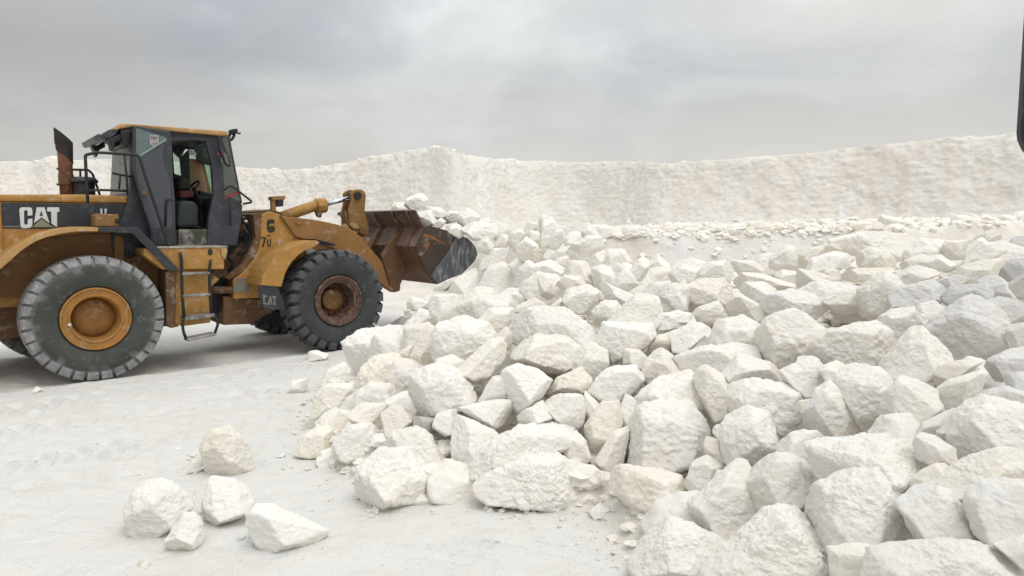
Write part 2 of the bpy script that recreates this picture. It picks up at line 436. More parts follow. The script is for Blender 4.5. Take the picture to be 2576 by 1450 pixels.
TINT = {'w': (1.01, 1.01, 1.01), 'k': (.73, .745, .775), 'g': (.87, .88, .905), 'c': (.985, .97, .93), 'd': (.66, .66, .67)}  # even tone multiplied into each rock's chalk colour, greyer for some at the right
def traced_rock(key, fr, flags, pts, seed):
    P = np.array([pix(fr, *p) for p in pts])
    h = hull2(P); lo, hi = P.min(0), P.max(0); cen = (lo+hi)/2
    yopt = [f for f in flags if f.startswith('Y')]
    if yopt:
        dist = float(yopt[0][1:]); d = ray(*cen); C = CAMP + d*(dist/d[1])
    elif 'g' in flags:
        b = hit_ground(cen[0], hi[1]-.04*(hi[1]-lo[1])); hgt = (hi[1]-lo[1])*b[1]/F
        d = ray(*cen); C = CAMP + d*((b[1]+.30*hgt)/d[1])
    else:
        C = hit_ground(cen[0], cen[1], .12)
    ctr = C
    view = ctr-CAMP; dep = np.linalg.norm(view); w = -view/dep
    u = np.cross(np.array([0, 0, 1.0]), w); u /= np.linalg.norm(u); v = np.cross(w, u)
    uv = []
    for p in h:
        rr = ray(*p); t = dep/(-(rr @ w)); q = CAMP + rr*t - ctr; uv.append((q @ u, q @ v))
    uv = np.array(uv)
    size = (hi-lo).max()
    lev = 6 if size > 70 else 5
    if size > 250: lev = 7
    vert, f, S = rock_from_outline(uv, seed, lev, 1.0 if 't' not in flags else .55, 1.09 if 'g' in flags else GROW)
    world = ctr + vert[:, :1]*u + vert[:, 1:2]*v + vert[:, 2:3]*w
    tint = None
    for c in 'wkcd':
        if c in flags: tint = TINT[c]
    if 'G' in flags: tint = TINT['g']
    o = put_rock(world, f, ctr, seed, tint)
    ROCKS.append(dict(key=key, o=o, box=(*lo, *hi), cen=cen, asp=(hi[0]-lo[0])/(hi[1]-lo[1]), size=size, flags=flags, c=ctr))
TRACE = """
D1 D g: 220,870 260,740 400,640 560,650 640,760 670,850 640,930 560,1000 400,1045 300,1020 230,970
D2 D g: 430,600 480,510 600,490 700,570 790,720 740,790 660,830 560,760 450,680
D3 D g: 75,590 160,510 310,480 370,540 430,630 300,700 200,745 120,710
D4 D: 960,760 1010,640 1140,590 1300,500 1420,460 1540,480 1590,560 1560,640 1300,740 1200,790 1010,850
D5 D g: 990,870 1110,750 1300,690 1500,690 1620,740 1700,830 1770,930 1740,1000 1640,1050 1480,1010 1350,1025 1200,990 1050,985 1000,940
D6 D g: 850,430 900,440 1090,530 1140,580 1040,670 950,770 870,790 840,700 820,570
D7 D: 890,390 1080,350 1180,345 1225,410 1140,490 1080,515 990,460
D8 D w: 550,230 640,160 760,130 870,170 940,260 960,340 880,410 790,440 700,440 590,400 560,310
D8b D: 740,430 870,390 880,470 850,540 790,555 720,510
D9 A c: 755,1430 880,1320 960,1240 1030,1230 1070,1270 1050,1370 1010,1400 980,1470 860,1500 780,1470
D10 D: 1160,170 1250,130 1370,150 1450,220 1400,310 1270,410 1220,360 1190,260
D11 D w: 1010,340 1090,200 1160,190 1190,250 1210,330 1110,355 1030,360
D12 D c: 1430,290 1500,200 1640,140 1700,210 1690,290 1600,310 1500,310
D13 D: 1400,340 1480,310 1640,320 1660,400 1640,490 1590,540 1480,470 1420,390
D13b D: 1255,430 1400,350 1460,450 1340,500 1270,510
D14 D: 1770,190 1850,140 1980,135 2030,220 1960,290 1900,330 1880,380 1790,340 1710,290
D15 D c: 1680,290 1770,380 1680,480 1660,430
D16 D c: 1680,510 1780,370 1880,370 1900,500 1840,560 1820,620 1720,705 1690,600
D17 D: 1880,430 1930,310 2000,350 1990,450 1960,500 1890,510
D18 E w: -30,620 0,520 100,400 240,375 410,380 430,450 505,540 500,690 420,740 250,795 100,780 20,720
D19 E c: -99,815 -20,760 250,800 330,830 395,920 385,1010 280,1075 150,1075 0,960 -80,880
D20 D: 1740,720 1840,560 1950,500 1890,600 1900,760 1820,790
D21 D w: 1540,650 1590,540 1640,530 1690,640 1700,710 1640,750 1560,690
D22 D: 1640,780 1740,760 1760,850 1740,890 1690,850
D23 D: 1770,790 1840,800 1810,880 1780,870
D24 D g: 1730,960 1790,935 1865,960 1830,985 1760,985
D25 D g: 1700,1040 1770,985 1815,1030 1800,1070 1730,1095
D26 D g: 1800,1015 1870,960 1950,990 1925,1050 1850,1045
D27 D g: 1930,1030 1960,1030 1980,1060 1950,1090
D28 D g: 1030,1035 1050,995 1115,1010 1070,1035
D29 D g: 1280,1060 1300,1010 1325,1020 1320,1055
D31 D c: 220,330 270,150 340,90 440,60 555,60 550,200 490,300 450,375 370,370 290,340
D32 C c: 1300,450 1330,310 1400,250 1540,250 1570,330 1500,410 1400,420
D33 C g c: 1310,480 1440,380 1500,430 1560,500 1500,560 1420,580
D34 D c: 180,430 260,370 400,370 400,470 370,540 300,500 210,480
D35 D c: 400,430 470,385 560,400 620,470 520,500 450,590 420,560
D36 D d: 590,440 730,460 720,540 600,540
D37 A w: 0,1250 90,1180 200,1170 340,1150 380,1200 350,1300 240,1380 150,1450 70,1490 20,1350
D39 C: 1330,250 1400,150 1500,100 1540,190 1500,250 1420,260
D40 C g w: 1130,300 1170,220 1280,200 1275,260 1210,300
D41 C g: 1240,85 1280,30 1330,25 1400,50 1380,85 1290,95
D42 C g c: 1190,680 1240,570 1330,500 1420,530 1450,640 1450,710 1350,720 1220,705
D43 C g: 1070,700 1110,670 1140,690 1110,705
D44 C g: 1165,780 1185,755 1200,775 1180,785
L1 C g w: 115,1040 150,960 240,830 310,800 400,850 500,930 545,990 500,1060 400,1140 340,1200 220,1245 140,1225 130,1150
L2 C g w: 365,1230 420,1150 490,1060 550,1055 590,1090 625,1170 600,1260 540,1305 450,1310 380,1275
L3 C g w: 590,1060 650,860 660,825 780,830 880,880 930,965 890,1050 760,1110 640,1150 600,1110
L4 C g: 890,1050 960,995 1060,1000 1200,1070 1290,1110 1390,1160 1370,1200 1240,1260 1120,1295 1020,1300 950,1250 900,1150
L5 C g c: 600,620 640,540 780,505 830,540 900,640 915,760 890,800 790,830 640,835 605,730
L6 C g: 500,810 545,700 590,700 610,740 580,790
L7 C g: 210,1385 250,1355 290,1380 240,1405
L8 C g: 520,690 530,665 570,670 590,690 550,700
L9 C g: 425,665 440,635 470,630 468,662
L10 G g: 80,985 92,972 106,978 100,990 86,991
A1 A: 590,1270 640,1130 800,1085 940,1130 1010,1230 960,1300 850,1380 740,1430 620,1350
A2 A c: 420,1380 500,1200 560,1140 630,1180 620,1300 590,1380 500,1440 430,1440
A3 A: 370,1300 450,1260 430,1350 370,1360
A4 A w: 410,980 440,935 540,960 550,1000 460,1040 420,1030
A5 A w: 525,940 570,910 580,970 545,975
A6 A w: 430,1070 560,980 640,1000 620,1090 500,1130 440,1110
A7 A w: 570,960 600,930 740,925 760,1010 640,1080 580,1050
A8 A c: 640,1080 700,1000 880,880 960,890 1050,960 1060,1010 930,1040 900,1100 740,1120
A9 A: 390,1020 430,1015 445,1050 400,1060
A10 A w: 300,1120 380,1070 470,1110 380,1180 310,1160
A11 A w: 600,870 650,820 740,760 780,790 740,830 660,890 620,910
A12 A w: 660,910 740,820 860,750 980,740 985,830 900,900 830,935 720,920
A13 A w: 970,740 1060,715 1130,760 1165,850 1150,940 1080,990 1000,950 900,880 990,820
A14 A: 1150,770 1230,700 1310,740 1300,820 1270,920 1190,955 1165,900
A15 A c: 1300,800 1330,780 1390,840 1410,920 1370,965 1320,920
A16 A: 1100,720 1170,670 1240,690 1240,720 1150,780
A17 A w: 920,710 980,600 1100,580 1160,640 1080,700 1000,730 930,750
A18 A w: 880,680 890,570 960,600 930,690 890,710
A19 A c: 1170,640 1240,580 1380,550 1385,620 1340,680 1250,695 1180,670
A20 A w: 1350,650 1420,570 1530,570 1540,620 1450,670 1380,690
A21 A: 1400,680 1480,650 1540,680 1490,725 1420,710
A22 A: 1530,650 1640,585 1720,610 1790,680 1800,760 1690,760 1650,740 1540,690
A23 A c: 1480,760 1510,690 1620,700 1690,800 1680,855 1620,850 1480,790
A24 A: 1670,750 1740,720 1800,740 1835,860 1780,895 1690,860
A25 A: 1260,720 1390,690 1480,740 1440,800 1400,850 1320,810
A26 A c: 1420,850 1490,790 1580,800 1620,850 1500,890
A27 A c: 1110,1020 1270,940 1360,980 1360,1010 1200,1040
A28 A: 1100,1160 1160,1060 1300,1020 1480,1030 1600,1120 1680,1220 1700,1310 1620,1340 1500,1260 1350,1250 1120,1240
A29 A: 900,1100 980,1020 1120,1020 1120,1090 1030,1170 1000,1220 920,1150
A30 A c: 1010,1220 1080,1130 1120,1190 1110,1280 1060,1290
A31 A: 1080,1300 1130,1230 1260,1200 1420,1215 1560,1215 1600,1260 1600,1360 1440,1440 1300,1420 1200,1390 1120,1340
A33 A c: 1370,1010 1450,940 1490,980 1400,1030
A34 A w: 1480,960 1500,890 1640,860 1700,900 1690,1010 1640,1045 1540,1030
A35 A w t: 1690,860 1750,835 1770,900 1810,930 1960,930 1900,980 1740,970 1700,930
A36 A w: 1840,800 1890,745 1960,800 1990,840 1880,900 1790,905
A37 A: 1910,770 2000,660 2060,650 2050,740 1990,830 1940,820
A38 A w: 2040,760 2060,660 2110,645 2190,720 2200,740 2120,810 2080,810
A39 A: 1750,700 1780,620 1880,620 1930,700 1880,760 1800,780
A40 A w Y11.2: 1590,470 1610,425 1650,430 1720,520 1700,570 1620,560 1600,510
A41 A w Y11.4: 1305,400 1330,380 1360,390 1340,500 1310,500
A42 A Y11.3: 1310,560 1340,420 1390,395 1430,460 1420,560 1330,590
A43 A Y11.5: 1210,460 1240,420 1300,440 1290,500 1220,510
A44 A Y11.2: 1230,560 1250,480 1305,480 1310,570
A45 A Y11.4: 1090,590 1110,500 1180,480 1210,510 1150,600
A46 A w Y11.0: 1120,620 1200,560 1230,520 1300,580 1200,640
A47 A Y11.2: 1370,590 1400,490 1460,480 1480,550 1420,610
A48 A Y11.1: 1480,530 1540,490 1590,500 1590,560 1490,580
A49 A Y10.8: 1520,590 1640,520 1720,530 1740,610 1640,640 1540,620
A50 A w Y11.9: 1000,590 1050,510 1110,500 1090,590
A51 A: 1670,1040 1740,960 1830,970 1880,1050 1760,1130 1700,1100
A52 A: 1770,1110 1890,1000 1960,930 2060,930 2110,1000 2140,1080 2060,1150 1900,1180 1790,1160
A53 A: 1690,1320 1720,1230 1760,1120 1900,1170 2050,1130 2080,1200 2000,1290 1870,1310 1800,1380 1720,1350
A54 A: 2130,960 2200,880 2290,830 2330,900 2310,1010 2220,1030 2140,1010
A55 A: 2060,1110 2130,1050 2250,1030 2356,1050 2356,1110 2200,1150 2090,1150
A56 A: 2200,1170 2300,1130 2356,1110 2420,1200 2300,1310 2230,1300
A57 A c: 2070,1250 2110,1200 2200,1180 2240,1300 2170,1320 2060,1300
A59 A: 2030,920 2090,840 2190,830 2210,880 2130,950 2040,940
B1 A w Y12.9: 405,310 415,260 500,235 530,250 540,290 570,320 520,370 450,350
B2 A w Y13.4: 315,290 400,300 430,340 420,370 310,370
B3 A w Y12.5: 470,350 560,350 640,380 600,430 560,460 490,400
B4 A Y12.6: 540,320 640,330 680,370 640,400 560,370
B5 A w Y12.7: 650,400 700,350 760,360 770,410 680,430
B6 A w Y12.4: 750,420 780,350 820,330 900,385 860,450 770,460
B7 A w Y12.1: 770,460 880,430 1000,440 1010,510 950,550 860,540
B8 A w Y12.4: 970,500 1020,420 1090,470 1080,530 1000,540
B9 A w Y12.3: 590,430 640,400 670,420 640,460 600,460
B10 A w Y12.2: 650,450 760,440 800,500 760,530 690,500
B11 A w Y12.7: 860,410 960,400 1000,440 900,470
B12 A c Y11.6: 880,560 960,530 1000,580 960,640 900,620
R1 B: 620,1060 640,1040 760,1040 860,1080 770,1130 680,1140
R2 B c: 590,1190 700,1120 820,1130 950,1180 1030,1200 1030,1240 940,1240 720,1230 620,1230
R3 B: 660,1240 700,1190 830,1190 940,1240 860,1300 800,1345 740,1300
R4 B: 900,1130 960,1100 1030,1110 1070,1150 1030,1210 950,1170
R5 B: 1030,1200 1080,1095 1160,1110 1330,1160 1200,1200 1080,1230
R6 B: 890,1000 980,940 1040,960 1060,1050 1060,1130 990,1110 870,1080
R7 B c: 1060,1060 1080,970 1200,950 1230,960 1160,1050 1120,1110
R8 B: 1130,1090 1170,1020 1300,980 1390,1000 1460,1010 1330,1100 1250,1120 1180,1120
R9 B: 1240,1110 1290,1090 1330,1110 1340,1170 1250,1150
R10 B c: 1330,1110 1480,1090 1660,1090 1690,1120 1560,1170 1350,1180
R11 B c: 1490,1090 1540,1010 1640,970 1720,1040 1720,1090 1660,1120 1620,1100 1540,1100
R12 B: 1690,1100 1850,1080 1970,1090 1990,1130 1880,1180 1760,1220 1700,1150
R13 B c: 1730,1060 1830,1010 1900,1000 1950,1040 1830,1100 1760,1090
R14 B w: 1880,1050 1920,1000 2010,1000 2105,1065 2050,1100 1900,1090
R15 B c: 2010,970 2060,910 2200,900 2200,950 2180,1020 2070,1020
R16 B: 2180,1010 2210,930 2300,870 2320,920 2260,990
R17 B: 2200,1010 2300,930 2470,900 2440,980 2350,1010 2280,1070 2190,1090
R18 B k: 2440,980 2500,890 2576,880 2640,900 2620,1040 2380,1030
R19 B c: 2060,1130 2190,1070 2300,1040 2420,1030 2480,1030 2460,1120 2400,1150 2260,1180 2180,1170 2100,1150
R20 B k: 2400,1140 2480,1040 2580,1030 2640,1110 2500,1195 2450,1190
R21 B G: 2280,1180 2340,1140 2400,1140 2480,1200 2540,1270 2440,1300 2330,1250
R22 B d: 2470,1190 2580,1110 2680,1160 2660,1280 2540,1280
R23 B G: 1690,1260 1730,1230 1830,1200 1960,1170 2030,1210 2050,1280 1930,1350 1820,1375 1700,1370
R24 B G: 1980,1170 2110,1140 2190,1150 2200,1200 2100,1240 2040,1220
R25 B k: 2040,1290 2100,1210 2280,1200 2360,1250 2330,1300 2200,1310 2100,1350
R26 B: 1450,1390 1470,1230 1570,1150 1630,1115 1700,1150 1760,1210 1700,1260 1690,1380 1560,1400
R27 B: 1050,1250 1210,1170 1300,1190 1440,1220 1450,1370 1330,1380 1240,1330 1130,1270
R28 B: 800,1345 880,1270 1010,1240 1160,1270 1310,1360 1200,1410 1090,1450 960,1430
R29 B: 600,1330 660,1250 760,1310 800,1350 900,1390 800,1440 620,1440
R30 B c: 290,1310 300,1220 420,1170 560,1165 590,1220 640,1310 560,1370 440,1360 330,1380
R31 B: 125,1290 180,1210 290,1180 300,1300 310,1375 220,1380 140,1350
R32 B: 380,1120 470,1050 560,1040 620,1070 635,1120 590,1180 480,1160
R33 B: 190,1160 220,1090 310,1070 390,1090 370,1170 240,1180
R34 B c: 30,1250 60,1190 190,1180 200,1240 120,1280
R35 B: 0,1310 60,1270 120,1290 150,1400 100,1460 0,1460
R36 B: 320,1400 400,1350 520,1310 560,1370 620,1450 330,1450
R37 B: 130,1410 240,1370 330,1390 330,1460 140,1460
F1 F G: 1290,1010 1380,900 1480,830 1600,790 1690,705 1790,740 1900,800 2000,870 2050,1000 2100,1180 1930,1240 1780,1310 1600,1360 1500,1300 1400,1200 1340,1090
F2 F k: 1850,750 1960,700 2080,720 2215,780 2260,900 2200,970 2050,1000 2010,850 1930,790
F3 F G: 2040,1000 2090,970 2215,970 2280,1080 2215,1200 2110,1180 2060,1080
F4 F w: 60,1290 160,1120 300,1030 560,990 720,965 800,1020 860,1090 870,1220 820,1340 680,1410 500,1460 300,1450 200,1370
F5 F: 770,920 900,840 1110,820 1150,960 1100,1040 950,1190 870,1170 830,1060
F6 F: 1080,940 1200,780 1320,750 1420,830 1380,880 1310,1000 1270,1050 1180,1010
F7 F: 800,1390 940,1200 1090,1040 1200,1015 1340,1100 1420,1220 1510,1320 1400,1400 1370,1470 1150,1530 900,1530 740,1460
F8 F w: 410,1430 430,1380 500,1350 590,1380 640,1440 560,1500
F9 F w: -20,1310 60,1300 160,1320 220,1380 240,1470 150,1570 0,1610
F10 F: 1370,1440 1420,1370 1540,1345 1700,1360 1760,1400 1700,1470 1500,1500
F11 E G: 2265,150 2320,80 2420,30 2540,10 2580,90 2540,140 2400,210 2300,225
F12 F: 1700,1460 1800,1415 1850,1450 1780,1510
F13 G: 1895,850 1940,800 2000,785 2060,830 2055,885 2010,925 1960,930 1905,905
E1 E: 125,200 160,60 230,15 300,60 410,190 330,270 200,270
E2 E: 340,70 450,20 600,0 830,0 830,90 740,90 640,180 470,200 430,190
E2b E w: 0,110 10,20 90,25 140,70 120,150 40,140
E3 E w: 630,180 730,55 860,100 940,110 1000,190 1000,215 850,245 700,240
E6 E w: 1360,260 1380,140 1440,105 1500,150 1620,170 1700,270 1640,400 1600,490 1530,530 1470,470 1390,330
E7 E: 1000,160 1160,80 1230,90 1280,220 1290,310 1180,330 1100,290 1030,220
E8 E w: 670,300 700,240 860,230 1010,215 1080,280 1110,400 1115,540 1010,580 930,540 900,450 800,430 700,410
E9 E: 1120,480 1200,390 1230,280 1300,230 1390,340 1480,480 1490,520 1330,590 1230,580
E10 E c: 1100,350 1210,330 1220,410 1160,440 1110,410
E11 E w: 620,560 660,450 790,400 900,440 940,540 960,660 870,720 790,790 690,770 650,690
E12 E: 950,630 990,580 1090,545 1200,540 1310,590 1230,690 1190,725 1070,715 970,700
E13 E w: 1190,640 1250,600 1500,580 1790,570 1830,680 1880,760 1800,850 1690,1000 1500,950 1300,880 1240,800
E14 E w: 1105,1010 1140,930 1260,870 1420,810 1580,790 1680,900 1700,1010 1780,1120 1780,1245 1500,1270 1290,1270 1270,1190 1180,1080
E15 E: 790,830 850,730 960,690 1100,710 1180,740 1260,860 1200,960 1100,1030 950,1050 850,1010
E16 E w: 430,1000 560,930 640,850 690,750 760,750 800,850 825,960 810,1090 700,1280 620,1220 500,1110
E17 E: 400,870 440,740 520,700 620,740 600,800 560,925 470,940
E18 E: 560,850 590,790 650,790 630,860 580,910
E19 E c: 510,640 530,580 610,600 680,700 650,750 540,730
E20 E: 560,540 580,495 640,485 640,590 610,620
E21 E c: 440,200 520,140 640,160 700,240 660,290 650,440 560,470 520,300
E22 E: 100,330 250,190 400,170 470,220 540,320 555,430 515,525 430,430 350,390 200,390 110,370
E23 E g w: 20,1250 100,1110 250,1070 400,1110 500,1180 600,1250 700,1270 620,1340 500,1400 400,1500 100,1480 0,1350
E24 E w: 520,1430 530,1370 680,1280 840,1140 900,1050 1080,1020 1140,1080 1250,1170 1290,1290 1340,1400 1330,1520 540,1540
E25 E: 1300,1280 1430,1260 1560,1280 1600,1360 1550,1470 1340,1520 1330,1390
E26 E w: 1560,1450 1600,1280 1900,1240 2200,1250 2420,1300 2530,1420 2540,1560 1560,1570
E27 E: 1740,1000 1860,890 1960,930 2060,920 2110,1000 2120,1100 2200,1180 2280,1250 1900,1270 1840,1160
E28 E w: 2180,970 2230,880 2380,855 2530,870 2640,1000 2600,1240 2340,1250 2240,1170 2195,1060
E29 E: 1880,890 2030,800 2110,740 2300,670 2430,650 2540,690 2600,800 2540,870 2230,880 2170,960 2060,920
E30 E: 2080,560 2130,400 2250,330 2400,360 2540,400 2640,550 2600,700 2430,680 2150,750 2090,670
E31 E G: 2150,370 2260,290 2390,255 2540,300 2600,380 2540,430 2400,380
E32 E: 1970,570 1990,470 2060,410 2130,410 2110,500 2090,590 2000,640
E33 E: 1840,620 1870,560 1960,570 2010,640 2080,650 2090,770 2030,800 1950,750 1870,710
E34 E: 1870,540 1900,480 2060,400 2080,430 1990,490 1980,570
E35 E: 1540,540 1620,450 1780,420 1850,500 1840,640 1700,600
E36 E: 1630,430 1660,300 1760,190 1850,230 1960,290 1990,400 1900,450 1860,510 1790,440 1700,440
E37 E: 1950,300 2060,220 2250,160 2280,190 2240,270 2190,360 2080,420 1990,410
E38 E c: 1970,210 2000,130 2110,100 2250,110 2120,200 1980,270
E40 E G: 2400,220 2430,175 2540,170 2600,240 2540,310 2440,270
E42 E w: 2340,1250 2540,1200 2640,1300 2540,1420 2420,1320
E43 E: 1240,150 1330,100 1400,130 1390,330 1290,260
E44 E c: 1780,880 1900,780 2040,720 2100,740 1960,900 1800,960
S1 B t: 1290,900 1500,850 1780,850 1790,980 1700,1030 1500,1010 1330,970
S2 B c t: 1180,970 1290,910 1440,930 1460,1000 1300,1000
S3 B c t: 2180,930 2330,840 2480,870 2470,920 2300,950
"""
for ln, line in enumerate(TRACE.strip().splitlines()):
    head, body = line.split(':'); hd = head.split()
    traced_rock(hd[0], hd[1], hd[2:], [tuple(map(float, p.split(','))) for p in body.split()], 100+ln)
RK = {r['key']: r for r in ROCKS}
# ------------------------------------------------------------------ wheel loader
LTH = .6956
LH = np.array([math.cos(LTH), math.sin(LTH), 0]); LL = np.array([-math.sin(LTH), math.cos(LTH), 0])
LO = np.array([-5.2886, 8.746, 0]) + LL*1.39                 # ground under the middle of the rear axle
loader = bpy.data.objects.new('wheel_loader', None); COL.objects.link(loader)
loader.location = LO; loader.rotation_euler = (0, 0, LTH)
def lp(fr, x, y, side):
    """measured point -> loader coordinates on the plane `side` metres to the loader's left (the near side is negative)"""
    d = ray(*pix(fr, x, y)); o = CAMP - LO
    t = (side - o @ LL)/(d @ LL); q = o + d*t
    return (q @ LH, q[2])
def lps(fr, pts, side): return [lp(fr, x, y, side) for x, y in pts]
def lp3(fr, pts, side):
    out = []
    for p in pts:
        s = p[2] if len(p) > 2 else side
        a = lp(fr, p[0], p[1], s); out.append((a[0], s, a[1]))
    return out
def part(name, prisms=(), mat=YEL, parent=loader, bevel=.012, tubes=(), boxes=(), lathes=(), smooth=False, **props):
    bm = bmesh.new()
    for xz, a, b in prisms: add_prism(bm, xz, a, b)
    for pts, r in tubes: add_tube(bm, pts, r)
    for bx_ in boxes: add_box(bm, *bx_)
    for l in lathes: add_lathe(bm, *l)
    return from_bm(name, bm, mat, parent, bevel, smooth, **props)
def tubep(name, fr, pts, side, r, mat, parent=loader, rnd=True):
    q = lp3(fr, pts, side)
    return part(name, tubes=[(round_path(q) if rnd else q, r)], mat=mat, parent=parent, bevel=0, smooth=True)

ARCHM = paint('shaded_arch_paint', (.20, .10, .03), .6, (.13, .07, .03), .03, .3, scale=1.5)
# --- engine hood
hs = -.74
a0, a1 = lp('Z1', 560, 800, hs), lp('Z1', 1155, 812, hs)
sl_ = (a1[1]-a0[1])/(a1[0]-a0[0]); top = lambda x: a0[1]+sl_*(x-a0[0])
b0, b1 = lp('Z1', 15, 1105, hs), lp('Z1', 470, 1100, hs)
HX0, HX1 = -2.05, a1[0]
zst = b0[1]; t0 = lp('Z1', 300, 868, hs)[1]; t1 = lp('Z1', 1155, 878, hs)[1]
hood = part('hood', [([(HX0, .95), (HX1, .95), (HX1, t1-.004), (HX0, t0-.004)], -.735, .735)], YEL, bevel=.02)
part('hood_top', [([(HX0-.02, t0), (HX1, t1), (HX1, top(HX1)), (HX1-.5, top(HX1-.5)+.01), (HX0-.02, top(HX0)-.04)], -.755, .755)], YEL, hood, .04)
xs0 = lp('Z1', 18, 1000, hs)[0]
for sgn in (1, -1):
    y0, y1 = (-.745, -.733) if sgn > 0 else (.733, .745)
    stripe = part('stripe_panel', [([(xs0, zst), (HX1-.01, zst-.02), (HX1-.01, t1-.012), (xs0, t0-.012)], y0, y1)], DARK, hood, .004)
    if sgn > 0: near_stripe = stripe
part('trim_strip', [([(xs0, zst+.012), (lp('H', 860, 1230, hs)[0], zst+.012), (lp('H', 860, 1230, hs)[0], zst+.032), (xs0, zst+.032)], -.752, -.744)], paint('worn_strip', (.14, .15, .17), .4), hood, .002)
LET = -.747
def letter(name, pts, mat, d=0.0):
    return part(name, [(lps('H', pts, LET), LET-.009-d, LET+.002)], mat, hood, 0)
letter('letter', [(300, 985), (312, 958), (335, 945), (465, 945), (490, 958), (502, 985), (502, 1070), (430, 1075), (430, 1012), (412, 988), (388, 988), (372, 1012), (374, 1190), (390, 1215), (415, 1215), (430, 1195), (430, 1130), (502, 1120), (502, 1210), (488, 1245), (455, 1266), (360, 1270), (330, 1255), (318, 1230)], WHITE)
letter('letter', [(570, 945), (690, 945), (768, 1192), (648, 1100), (528, 1192)], WHITE)
letter('letter_gap', [(640, 1000), (612, 1078), (665, 1078)], DARK, .004)
letter('emblem', [(500, 1252), (648, 1122), (815, 1252)], OLIVE, -.002)
letter('letter', [(735, 945), (915, 945), (924, 1015), (885, 1015), (885, 1252), (798, 1195), (795, 1015), (728, 1005)], WHITE)
letter('mark', [(1555, 970), (1590, 965), (1590, 1050), (1562, 1050)], WHITE)
letter('mark', [(1622, 968), (1658, 965), (1650, 1050), (1624, 1050)], WHITE)
# --- counterweight and rear frame
part('counterweight', [([(-2.25, .62), (-1.35, .55), (-1.28, .75), (-1.32, 1.32), (-1.95, 1.42), (-2.22, 1.3)], -1.2, 1.2)], YEL, bevel=.05)
part('rear_grille', [([(HX0-.12, 1.4), (lp('Z1', 14, 1000, hs)[0], 1.4), (lp('Z1', 14, 1000, hs)[0], zst+.31), (HX0-.12, top(HX0)-.08)], -.775, .775)], YEL, bevel=.03)
part('rear_frame', [([(-1.35, .52), (1.35, .50), (1.6, .62), (1.6, 1.0), (.9, 1.05), (.2, 1.2), (-1.35, 1.1)], -.52, .52)], BRN, bevel=.02)
part('rear_axle', lathes=[([(-1.0, .12), (-.5, .16), (-.25, .27), (.25, .27), (.5, .16), (1.0, .12)], (0, 0, .80), 24, 'y')], mat=BRN, bevel=0)
part('front_axle', lathes=[([(-1.0, .12), (-.5, .16), (-.25, .27), (.25, .27), (.5, .16), (1.0, .12)], (3.35, 0, .80), 24, 'y')], mat=BRN, bevel=0)
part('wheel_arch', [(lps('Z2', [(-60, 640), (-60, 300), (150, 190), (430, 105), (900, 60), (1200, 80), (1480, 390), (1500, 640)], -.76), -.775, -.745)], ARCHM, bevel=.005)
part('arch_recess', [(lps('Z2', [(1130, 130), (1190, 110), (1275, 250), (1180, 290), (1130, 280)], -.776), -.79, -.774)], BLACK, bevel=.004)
part('arch_brace', [(lps('Z2', [(1035, 80), (1120, 95), (1120, 400), (1030, 400)], -.79), -.82, -.774)], YELD, bevel=.006)
# --- rear fender
FO = [(-330, 760), (-250, 640), (-150, 480), (0, 290), (70, 228), (150, 175), (220, 130), (300, 90), (390, 55), (480, 30), (590, 12), (700, 2), (800, 3), (890, 8)]
FI = [(890, 46), (800, 44), (700, 46), (600, 58), (510, 75), (420, 98), (335, 130), (260, 172), (190, 222), (130, 275), (0, 390), (-110, 540), (-210, 690), (-290, 800)]
fender = part('rear_fender', [(lps('Z2', FO+FI, -1.37), -1.385, -1.35)], YELF, bevel=.008)
fo = lps('Z2', FO, -1.37)
bm = bmesh.new()
band = fo + [(x+.0, z-.03) for x, z in fo[::-1]]
add_prism(bm, band, -1.35, -.74); from_bm('fender_top', bm, YEL, fender, .004)
TR = [(890, 6), (1060, 4), (1250, 5), (1300, 60), (1450, 215), (1610, 375), (1612, 408), (1520, 402), (1490, 360), (1215, 78), (1185, 60), (890, 50)]
part('fender_trim', [(lps('Z2', TR, -1.37), -1.39, -1.345)], DARK, fender, .008)
tr = lps('Z2', TR[:6], -1.37)
bm = bmesh.new(); add_prism(bm, tr + [(x, z-.03) for x, z in tr[::-1]], -1.345, -.74); from_bm('tread_plate', bm, DARK, fender, .004)
# far side fender, same outline
part('far_fender', [(fo + lps('Z2', FI, -1.37), 1.35, 1.385), (band, .74, 1.35)], YEL, bevel=.008)
# battery box on the fender deck
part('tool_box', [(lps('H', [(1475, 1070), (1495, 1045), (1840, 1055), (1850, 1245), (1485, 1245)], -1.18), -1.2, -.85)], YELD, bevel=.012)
part('box_latch', boxes=[(*sorted((lp('H', 1790, 1150, -1.2)[0], lp('H', 1850, 1150, -1.2)[0])), -1.225, -1.195, lp('H', 1800, 1190, -1.2)[1], lp('H', 1800, 1120, -1.2)[1])], mat=BLACK, bevel=.008)
# --- exhaust and air intake
ex = lp('Z1', 595, 790, 0.15); exr = (lp('Z1', 663, 600, .15)[0]-lp('Z1', 528, 600, .15)[0])/2
zt = lp('Z1', 595, 362, .15)[1]; zb = ex[1]
exc = (lp('Z1', 596, 600, .15)[0], .15)
stack = part('exhaust_stack', lathes=[([(zb-.15-1, exr*.97), (zt-1, exr), (zt-1.0, exr*.9), (zt-1.05, exr*.88)], (exc[0], exc[1], 1), 28, 'z')], mat=RUST, bevel=0, smooth=False)
for p in stack.data.polygons: p.use_smooth = len(p.vertices) == 4
clamp = part('clamp', lathes=[([(0, exr*1.08), (.14, exr*1.08)], (exc[0], exc[1], lp('Z1', 595, 705, .15)[1]), 28, 'z')], mat=BRN, parent=stack, bevel=0)
